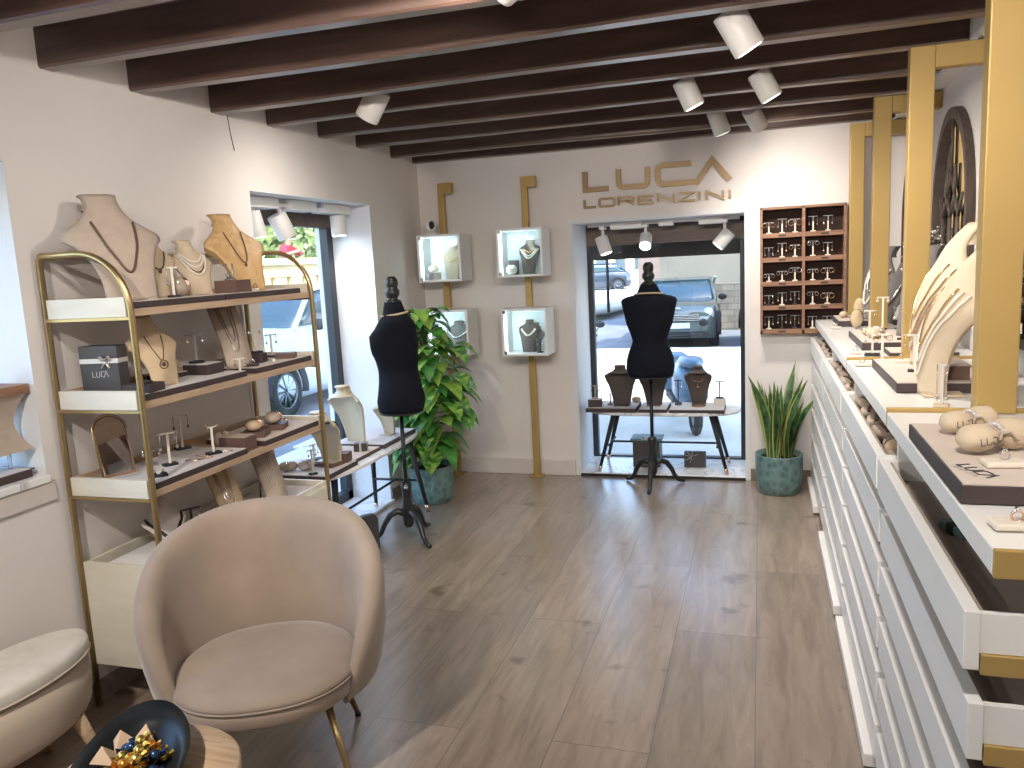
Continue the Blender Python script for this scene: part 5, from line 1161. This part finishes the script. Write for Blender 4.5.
# ================================================================ ARCHED WALL MIRRORS
def arched(label, y, z0, w, h):
    t = thing('wall_mirror', label, 'mirror', (XR-.002, y, z0), 90, 'arched window-style mirrors on the right wall')
    # built in local x-z plane, facing -Y ; rz 90 => faces -X?  local -Y -> world +X*..., so mirror by building toward +Y
    k = 24; zs = h-w/2*1.35
    def A(f, dz=0): return [(-w/2*f, dz)]+[(-w/2*f*math.cos(R(180*j/k)), zs+(h-zs)*(math.sin(R(180*j/k))**.9)*f) for j in range(k+1)]+[(w/2*f, dz)]
    q = MB(); o_ = A(1.0); i_ = A(.90, .035)
    for y0, y1 in ((0, .035),):
        for j in range(len(o_)):
            a, b, c, d = o_[j], o_[(j+1) % len(o_)], i_[(j+1) % len(o_)], i_[j]
            q.loft([[(p[0], y0, p[1]) for p in (a, b, c, d)], [(p[0], y1, p[1]) for p in (a, b, c, d)]], 0, False)
    q.build('mirror_frame', 'mirrorframe', t)
    q = MB(); P = A(.91, .03); q.loft([[(x, .006, z) for x, z in P], [(x, .012, z) for x, z in P]], 0, False); q.build('mirror_pane', 'mirror', t)
    q = MB(); W = w*.43; zc = zs
    bars = [((-W, zs*.52), (W, zs*.52))]+[((s_*W*.5, .04), (s_*W*.5, zs+.02)) for s_ in (-1, 0, 1)]
    for s_ in (-1, 0, 1): bars += [((s_*W*.5, zs), (s_*W*.5+W*.25, zs+.10)), ((s_*W*.5, zs), (s_*W*.5-W*.25, zs+.10))]
    bars += [((-W*.25, zs+.10), (0, zs+.20)), ((W*.25, zs+.10), (0, zs+.20)), ((-W*.25, zs+.10), (-W*.25, zs+.24)), ((W*.25, zs+.10), (W*.25, zs+.24)), ((0, zs+.20), (0, h-.05))]
    for (a, b), (c, d) in bars: q.cyl((a, .022, b), (c, .022, d), .007, n=6)
    q.build('muntin_bars', 'mirrorframe', t); return t
arched('large arched window-style mirror between the two nearest gold posts', 4.30, 1.22, .74, .985)
arched('arched mirror mostly hidden behind the third gold post', 5.30, 1.22, .60, .90)
arched('arched mirror on the right wall at the edge of the photo', 3.02, 1.22, .74, .985)

# ================================================================ FAR LEFT WINDOW SILL
tray('dark tray with a pale pad on the far left window sill', -2.70, -2.47, 1.80, 2.13, W1[2]+.001, .028, 'traypadw', None)
t = thing('hourglass_stand', 'waisted brown-topped jewellery stand on the far left window sill', 'necklace stand', (-2.545, 2.035, W1[2]+.031+.068), 90)
q = MB()
def wst(z): return .075+.045*((z-.10)/.10)**2
q.loft([[(wst(z)*c, .6*wst(z)*s_, z) for c, s_ in ((-1, -1), (1, -1), (1, 1), (-1, 1))] for z in [0, .02, .05, .08, .10, .12, .15, .18, .20]], 0, False); q.build('waisted_body', 'taupe', t)
q = MB(); q.box(-.125, .125, -.08, .08, .20, .232); tp = q.build('brown_top', 'walnut', t, bevel=.002)
q = MB(); q.box(-.11, .11, -.07, .07, -.075, -.068); q.box(-.005, .005, -.005, .005, -.07, 0); q.box(-.08, -.07, -.005, .005, -.07, 0); q.box(.07, .08, -.005, .005, -.07, 0); q.build('clear_support', 'crystal', t)
pillow('small cream bracelet pillow on top of the waisted stand, far left sill', (-2.545, 2.045, W1[2]+.332), 80, (.10, .07, .06), 'linen', 'jgold')

# ================================================================ OUTSIDE
def gz(x, y):
    f = lambda t: max(0, min(1, t))
    return -.03-.32*f((y-13.9)/2.6)*f((x+9)/4)
q = MB(); q.grid(lambda u, v: (-60+100*u, -25+100*v, gz(-60+100*u, -25+100*v)), 160, 160); struct(q.build('ground_street', 'asphalt'))
q = MB(); q.box(XL-.42, -1.3, -4, YB+.70, 4.1, 6.8); struct(q.build('wall_shade_block', 'ochre'))  # upper storey out of view, added to shade the white car
q = MB(); q.box(-4.2, 14, YB+.70, 14.0, -.03, -.012); struct(q.build('paving_sunlit', 'paving'))  # pale ground up to this edge: sunlit band put into the colour
q = MB(); q.box(-4.1, XL-.42, -6, 6.4, -.03, -.012); struct(q.build('paving_sidewalk', 'paving'))
q = MB(); q.tube([(-9.5, 20.0, -.02), (-6.0, 22.2, -.02), (-4.6, 25.0, -.02), (-4.2, 29, -.02)], .16, n=4); struct(q.build('kerb_edge', 'kerb'))
q = MB(); q.add([(-25, 20, -.028), (-9.5, 20.1, .0), (-6.1, 22.3, .0), (-4.7, 25, .0), (-4.3, 29, .0), (-4.3, 60, 0), (-25, 60, 0)], [(0, 1, 2, 3, 4, 5, 6)]); struct(q.build('paving_island', 'paving', fix=False))
# dark awning over the shop window
t = thing('shop_awning', 'dark awning edge hanging outside the back window', 'awning', (0, 0, 0))
q = MB(); q.box(B0-.5, B1+.6, 6.62, 6.66, 1.575, 1.78); q.build('valance', 'awning', t)
q = MB(); q.add([(B0-.5, 6.38, 2.05), (B1+.6, 6.38, 2.05), (B1+.6, 6.64, 1.78), (B0-.5, 6.64, 1.78), (B0-.5, 6.38, 2.03), (B1+.6, 6.38, 2.03), (B1+.6, 6.64, 1.76), (B0-.5, 6.64, 1.76)], [(0, 1, 2, 3), (4, 7, 6, 5), (0, 4, 5, 1), (1, 5, 6, 2), (2, 6, 7, 3), (3, 7, 4, 0)]); q.build('canopy', 'awning', t)
# cars
def car(label, loc, rz, paint, L=3.75, W=1.66, H=1.40, kind='mini', plate=True):
    t = thing('parked_car', label, 'car', loc, rz, 'cars parked outside')
    # local: front faces -Y
    s = H/1.4; hl = L/2; hw = W/2
    def sec(y, w, zb, zt, r=.12, tum=.0):
        return [(-w, y, zb+r), (-w*.96, y, zb), (w*.96, y, zb), (w, y, zb+r), (w, y, (zb+zt)/2), (w*(1-.03-tum), y, zt-r*.6), (w*(.93-tum), y, zt), (0, y, zt+.02), (-w*(.93-tum), y, zt), (-w*(1-.03-tum), y, zt-r*.6), (-w, y, (zb+zt)/2)]
    q = MB(); st_ = [(-hl, .72, .30, .62), (-hl+.06, .86, .22, .74), (-hl+.25, .95, .19, .86), (-hl+.70, 1, .18, .93), (-hl+1.15, 1, .18, .97), (0, 1, .18, .97), (hl-.9, 1, .18, .97), (hl-.25, .97, .2, .95), (hl-.04, .88, .25, .85), (hl, .8, .32, .7)]
    q.loft([sec(y, hw*w, zb*s, zt*s) for y, w, zb, zt in st_]); body = q.build('car_body', paint, t)
    q = MB(); g = [(-hl+1.02, .86, .95), (-hl+1.35, .84, 1.20), (-hl+1.62, .80, 1.36), (0.1, .79, 1.385), (hl-.75, .78, 1.36), (hl-.40, .78, 1.16), (hl-.15, .80, .93)]
    q.loft([[(-hw*.93, y, .90*s), (hw*.93, y, .90*s), (hw*w, y, zt*s-.04), (hw*w*.93, y, zt*s), (-hw*w*.93, y, zt*s), (-hw*w, y, zt*s-.04)] for y, w, zt in g]); q.build('cabin_glass', 'carglass', t)
    q = MB(); q.loft([[(-hw*.83, y, z*s), (hw*.83, y, z*s), (hw*.80, y, z*s+.03), (-hw*.80, y, z*s+.03)] for y, z in ((-hl+1.58, 1.345), (-.1, 1.385), (hl-.72, 1.36))], 0, False); q.build('roof', paint, t, bevel=.01)
    q = MB()
    for sx_ in (-1, 1):
        for (ya, za), (yb, zb_) in (((-hl+1.0, .93), (-hl+1.6, 1.37)), ((.1, .95), (.1, 1.385)), ((hl-.72, 1.37), (hl-.2, .93))): q.tube([(sx_*hw*.93, ya, za*s), (sx_*hw*.80, yb, zb_*s)], .035, n=6)
    q.build('pillars', paint, t)
    for sx_ in (-1, 1):
        for yy in (-hl+.68, hl-.66):
            q = MB(); rings = [[(sx_*(hw-.20+dx), yy+r_*math.cos(2*PI*j/32), .31+r_*math.sin(2*PI*j/32)) for j in range(32)] for dx, r_ in ((0, .22), (0, .30), (.03, .315), (.17, .315), (.205, .30), (.208, .215), (.16, .20))]; q.loft(rings); w = q.build('wheel', 'tyre', t)
            q = MB(); q.cyl((sx_*(hw-.03), yy, .31), (sx_*(hw-.012), yy, .31), .055, n=14)
            for a in range(0, 360, 36): q.tube([(sx_*(hw-.015), yy, .31), (sx_*(hw-.01), yy+.195*math.cos(R(a)), .31+.195*math.sin(R(a)))], .016, n=5)
            q.tube([(sx_*(hw-.004), yy+.20*math.cos(R(a)), .31+.20*math.sin(R(a))) for a in range(0, 360, 15)], .016, n=6, closed=True); q.build('rim', 'hub', w)
            q = MB(); q.tube([(sx_*(hw+.002), yy+.37*math.cos(R(a)), .31+.37*math.sin(R(a))) for a in range(-8, 189, 14)], .05, n=8); q.build('wheel_arch', 'black' if kind != 'hatch' else 'dark', t)
        q = MB(); q.sphere((sx_*(hw+.09), -hl+1.32, .98*s), .09, (1, .6, .75), 12, 8); q.build('door_mirror', 'black', t)
        q = MB(); q.sphere((sx_*hw*.76, -hl+.13, .70*s), .115, (1, .75, 1.15), 16, 12); q.build('headlight', 'lamp', t)
        q = MB(); q.sphere((sx_*hw*.68, -hl+.06, .40*s), .06, (1, .5, 1), 12, 8); q.build('fog_lamp', 'lamp', t)
    q = MB(); q.loft([[(-hw*.52, -hl+dy, .56*s), (hw*.52, -hl+dy, .56*s), (hw*.56, -hl+dy, .70*s), (-hw*.56, -hl+dy, .70*s)] for dy in (-.02, .10)], 0, False); gr = q.build('grille', 'black', t)
    q = MB(); [q.box(-hw*.54, hw*.54, -hl-.03, -hl-.02, z*s, z*s+.012) for z in (.585, .62, .655, .69)]; q.build('grille_bars', 'silver', gr)
    q = MB(); q.box(-hw*.75, hw*.75, -hl-.02, -hl+.04, .27*s, .36*s); q.build('lower_intake', 'black', t)
    if plate: q = MB(); q.box(-.26, .26, -hl-.045, -hl-.03, .43*s, .54*s); p = q.build('number_plate', 'plate', t)
    q = MB(); q.tube([(x*hw*.09, -hl+.10, .835*s+z) for x, z in ((-1, 0), (0, .012), (1, 0), (0, -.012))], .01, n=5, closed=True); q.build('bonnet_badge', 'silver', t)
    return t
car('grey-green small car parked facing the shop beyond the back window', (-1.74, 18.5, -.35), 3, 'carolive', H=1.40)
car('dark car at the right edge of the back window, mostly hidden', (.62, 16.9, -.35), 8, 'cardark')
car('dark blue car parked far away, seen side-on through the back window', (-8.3, 39.5, -.10), -75, 'cardark', L=4.3, plate=False)
def bighatch():
    t = car('white car parked close outside the left window, side and front wheel showing', (-5.97, 9.12, -.03), 0, 'carwhite', L=4.1, W=1.74, H=1.44, kind='hatch', plate=False); return t
bighatch()
# pole, stone wall, buildings
q = MB(); q.cyl((-4.30, 23.5, -.03), (-4.30, 23.5, 2.6), .045, n=12); tag(q.build('street_pole', 'black'), 'thin dark street pole beyond the back window', 'pole')
q = MB(); q.box(-1.7, 12, 20.6, 21.2, -.4, .80); struct(q.build('wall_stone', 'stonewall'))
q = MB(); q.box(-2.60, 12, 22, 24, -.5, 7); struct(q.build('wall_house', 'render'))
q = MB(); q.box(-3.18, -2.60, 22, 24, -.5, 7); struct(q.build('wall_house', 'pink'))
t = thing('distant_building', 'pale sunlit building with dark openings far beyond the back window', 'building', (-9, 58, 0))
q = MB(); q.box(-12, 7, 0, 8, -.2, 9); q.build('wall', 'ochre', t)
for i in range(9):
    q = MB(); q.box(-8+i*1.4, -7.3+i*1.4, -.05, .05, .6, 2.3); q.build('window_opening', 'carglass', t)
# garden wall with slots
t = thing('garden_wall', 'sunlit ochre balustrade wall with narrow slots beyond the left window', 'wall', (0, 0, 0))
GW0 = -10.0
q = MB(); q.box(GW0-.3, GW0, 4, 30, -.03, .92); q.box(GW0-.3, GW0, 4, 30, 1.52, 1.78); q.box(GW0-.36, GW0+.07, 4, 30, 1.78, 1.92); q.build('wall_body', 'ochre', t)
q = MB(); [q.box(GW0-.26, GW0-.02, 4+i*.62, 4.46+i*.62, .92, 1.52) for i in range(42)]; q.build('balusters', 'ochre', t)
q = MB(); q.box(-40, GW0-.31, -5, 60, -.1, .75); struct(q.build('ground_terrace', 'paving'))
def tree(label, loc, h, r, n=900, seed=1):
    t = thing('street_tree', label, 'tree', loc, 0, 'trees outside')
    q = MB(); q.tube([(0, 0, -.1), (.05, .03, h*.35), (-.03, .05, h*.7)], .1, n=8, rr=[.16, .11, .06]); q.build('trunk', 'bark', t)
    q = MB(); rt_ = random.Random(seed)
    for i in range(n):
        d = Vector((rt_.gauss(0, 1), rt_.gauss(0, 1), rt_.gauss(0, 1))).normalized()*r*rt_.uniform(.35, 1.05); c = Vector((0, 0, h*.72))+Vector((d.x, d.y, d.z*.85)); a = Vector((rt_.gauss(0, 1), rt_.gauss(0, 1), rt_.gauss(0, 1))).normalized(); b = a.orthogonal().normalized(); s_ = rt_.uniform(.07, .16)*r/1.2
        q.add([c-a*s_, c+b*s_*.6, c+a*s_, c-b*s_*.6], [(0, 1, 2, 3)])
    q.build('crown', 'treeleaf', t, fix=False); return t
for j, (x, y, h, r) in enumerate(((-14.2, 14.9, 3.9, 1.5), (-14.2, 18.3, 4.0, 1.6), (-13.6, 21.7, 3.6, 1.4), (-14.5, 11.4, 4.4, 1.6), (-15.5, 25.4, 4.4, 1.8))):
    tree(['bright green tree behind the balustrade wall, left of the person', 'bright green tree behind the balustrade wall, right of the person', 'small tree at the right side of the left window view', 'green tree farthest left behind the balustrade wall', 'tree farthest away beyond the balustrade wall'][j], (x, y, 0), h, r, 1300, j)
tree('tree outside whose shade falls on the parked cars', (1.6, 13.4, -.03), 7.4, 2.3, 2600, 21)
tree('second tree outside shading the street beside the cars', (-3.9, 12.6, -.03), 8.4, 2.2, 2200, 22)
# person leaning on the wall
t = thing('person', 'person in a red top and dark cap leaning behind the balustrade wall', 'person', (GW0-.95, 17.0, .75), 90)
me = bpy.data.meshes.new('body'); J = {'pel': (0, 0, .95), 'sp': (0, -.03, 1.15), 'ch': (0, -.10, 1.38), 'nk': (0, -.16, 1.52), 'hd': (0, -.20, 1.66), 'tp': (0, -.20, 1.76),
 'ls': (.18, -.12, 1.42), 'le': (.34, -.28, 1.27), 'lw': (.16, -.46, 1.34), 'lh': (.08, -.50, 1.35), 'rs': (-.18, -.12, 1.42), 're': (-.34, -.28, 1.27), 'rw': (-.16, -.46, 1.34), 'rh': (-.08, -.50, 1.35),
 'lp': (.10, 0, .90), 'lk': (.12, -.04, .48), 'la': (.12, .0, .06), 'lt': (.12, -.15, .02), 'rp': (-.10, 0, .90), 'rk': (-.12, -.04, .48), 'ra': (-.12, .0, .06), 'rt': (-.12, -.15, .02)}
Rr = {'pel': .14, 'sp': .13, 'ch': .15, 'nk': .055, 'hd': .095, 'tp': .07, 'ls': .07, 'le': .05, 'lw': .035, 'lh': .04, 'rs': .07, 're': .05, 'rw': .035, 'rh': .04, 'lp': .10, 'lk': .07, 'la': .05, 'lt': .035, 'rp': .10, 'rk': .07, 'ra': .05, 'rt': .035}
E_ = ['pel sp', 'sp ch', 'ch nk', 'nk hd', 'hd tp', 'ch ls', 'ls le', 'le lw', 'lw lh', 'ch rs', 'rs re', 're rw', 'rw rh', 'pel lp', 'lp lk', 'lk la', 'la lt', 'pel rp', 'rp rk', 'rk ra', 'ra rt']
ks = list(J); me.from_pydata([J[k] for k in ks], [tuple(ks.index(a) for a in e.split()) for e in E_], []); me.materials.append(M['skin'])
o = bpy.data.objects.new('body', me); COL.objects.link(o); o.parent = t; md = o.modifiers.new('s', 'SKIN'); me.skin_vertices.new() if not me.skin_vertices else None
for i, k in enumerate(ks): me.skin_vertices[0].data[i].radius = (Rr[k], Rr[k])
me.skin_vertices[0].data[0].use_root = True; o.modifiers.new('ss', 'SUBSURF').levels = 1
def cover(nm, mats, paths):
    q = MB(); [q.tube([J[k] for k in p.split()], .1, n=12, rr=[Rr[k]*f for k in p.split()]) for p, f in paths]; q.build(nm, mats, t)
cover('red_shirt', 'red', [('pel sp ch nk', 1.12), ('ch ls le', 1.25), ('ch rs re', 1.25)])
cover('trousers', 'dark', [('pel lp lk la', 1.15), ('pel rp rk ra', 1.15)])
q = MB(); q.sphere((0, -.20, 1.72), .11, (1, 1.1, .75), 14, 10); q.box(-.07, .07, -.38, -.25, 1.70, 1.715); q.build('cap', 'dark', t)
# scooter behind the table
t = thing('motor_scooter', 'blue-grey scooter parked right outside the back window', 'scooter', (-.64, 7.5, -.02), 14, None, .80)
q = MB(); q.loft([[(x*w, y, z+h_*s_) for x, s_ in ((-1, -.6), (-.7, -1), (.7, -1), (1, -.6), (1, .5), (.6, 1), (-.6, 1), (-1, .5))] for y, w, z, h_ in ((-.45, .06, .55, .08), (-.38, .15, .52, .18), (-.1, .19, .55, .22), (.2, .17, .56, .22), (.45, .08, .62, .1))]); q.build('rear_body', 'scooter', t)
q = MB(); q.loft([[(x*w, y, z+h_*s_) for x, s_ in ((-1, -.7), (-.6, -1), (.6, -1), (1, -.7), (1, .6), (.5, 1), (-.5, 1), (-1, .6))] for y, w, z, h_ in ((.75, .12, .50, .25), (.85, .20, .52, .25), (.95, .13, .55, .24))]); q.build('front_shield', 'scooter', t)
q = MB(); q.loft([[(.14*math.cos(a)*k_, -.15+.30*math.sin(a)*k_, z) for a in [2*PI*j/20 for j in range(20)]] for z, k_ in ((.76, .9), (.80, 1), (.84, .9), (.855, .5))]); q.build('saddle', 'scooter', t)
for y in (-.42, 1.02):
    q = MB(); q.tube([(0, y+.19*math.cos(a), .24+.19*math.sin(a)) for a in [2*PI*j/24 for j in range(24)]], .05, n=8, closed=True); w = q.build('wheel', 'tyre', t); q = MB(); q.cyl((-.03, y, .24), (.03, y, .24), .13, n=18); q.build('hub', 'hub', w)
q = MB(); q.tube([(-.28, .72, 1.02), (-.1, .8, 1.0), (.1, .8, 1.0), (.28, .72, 1.02)], .018, n=8); q.build('handlebar', 'black', t)
for s_ in (-1, 1):
    q = MB(); q.tube([(s_*.22, .75, 1.0), (s_*.30, .76, 1.12)], .006, n=6); q.sphere((s_*.32, .76, 1.16), .055, (1.2, .4, .8), 12, 8); q.build('rear_view_mirror', 'black', t)
q = MB(); q.box(-.17, .17, .15, .75, .26, .34); q.build('floorboard', 'black', t, bevel=.01)
t = thing('motor_scooter', 'second scooter outside whose mirror shows at the left of the window', 'scooter', (-1.90, 7.65, -.02), -4, None, .80)
for src in [x for x in SC.objects if x.parent and x.parent.name == 'motor_scooter']:
    c = src.copy(); COL.objects.link(c); c.parent = t
    for g in [x for x in SC.objects if x.parent == src]: d = g.copy(); COL.objects.link(d); d.parent = c

# ================================================================ LIGHT, CAMERA
w = bpy.data.worlds.new('World'); SC.world = w; w.use_nodes = True; T = w.node_tree
sky = T.nodes.new('ShaderNodeTexSky'); sky.sky_type = 'NISHITA'; sky.sun_disc = False; sky.sun_elevation = R(50); sky.sun_rotation = R(135); sky.altitude = 50
bg = T.nodes['Background']; bg.inputs['Strength'].default_value = SKYS; T.links.new(sky.outputs[0], bg.inputs['Color'])
L = bpy.data.lights.new('sun', 'SUN'); L.energy = SUNE; L.angle = R(.6); L.color = (1, .95, .86); o = bpy.data.objects.new('sun', L); COL.objects.link(o)
o.rotation_euler = Vector((-.45, .45, -.77)).to_track_quat('-Z', 'Y').to_euler()
def portal(loc, rot, sx_, sy_):
    L = bpy.data.lights.new('window_daylight', 'AREA'); L.shape = 'RECTANGLE'; L.size = sx_; L.size_y = sy_; L.cycles.is_portal = True
    o = bpy.data.objects.new('window_daylight', L); COL.objects.link(o); o.location = loc; o.rotation_euler = rot
portal(((B0+B1)/2, gy+.06, BT/2), (R(-90), 0, 0), B1-B0, BT)
portal((gx-.05, (W2[0]+W2[1])/2, W2[3]/2), (R(90), 0, R(-90)), W2[1]-W2[0], W2[3])
portal((gx-.05, (W1[0]+W1[1])/2, (W1[2]+W1[3])/2), (R(90), 0, R(-90)), W1[1]-W1[0], W1[3]-W1[2])
cam = bpy.data.cameras.new('Camera'); cam.sensor_width = 36; cam.lens = 800*36/1024; cam.clip_start = .05; cam.clip_end = 300
o = bpy.data.objects.new('Camera', cam); COL.objects.link(o)
yaw, pit, rol = R(-17.494), R(-8.688), R(-2.876)
fw = Vector((math.sin(yaw)*math.cos(pit), math.cos(yaw)*math.cos(pit), math.sin(pit))); r0 = Vector((math.cos(yaw), -math.sin(yaw), 0)); u0 = r0.cross(fw)
rr_ = r0*math.cos(rol)+u0*math.sin(rol); uu = rr_.cross(fw)
o.matrix_world = Matrix(((rr_.x, uu.x, -fw.x, 0), (rr_.y, uu.y, -fw.y, 0), (rr_.z, uu.z, -fw.z, 1.6), (0, 0, 0, 1)))
SC.camera = o
SC.view_settings.view_transform = 'Standard'; SC.view_settings.look = 'None'; SC.view_settings.gamma = 1; SC.view_settings.use_curve_mapping = False; SC.view_settings.exposure = EXPO
SC.cycles.max_bounces = 8; SC.cycles.diffuse_bounces = 5; SC.cycles.glossy_bounces = 4; SC.cycles.transparent_max_bounces = 12; SC.cycles.sample_clamp_indirect = 4; SC.cycles.caustics_reflective = False; SC.cycles.caustics_refractive = False
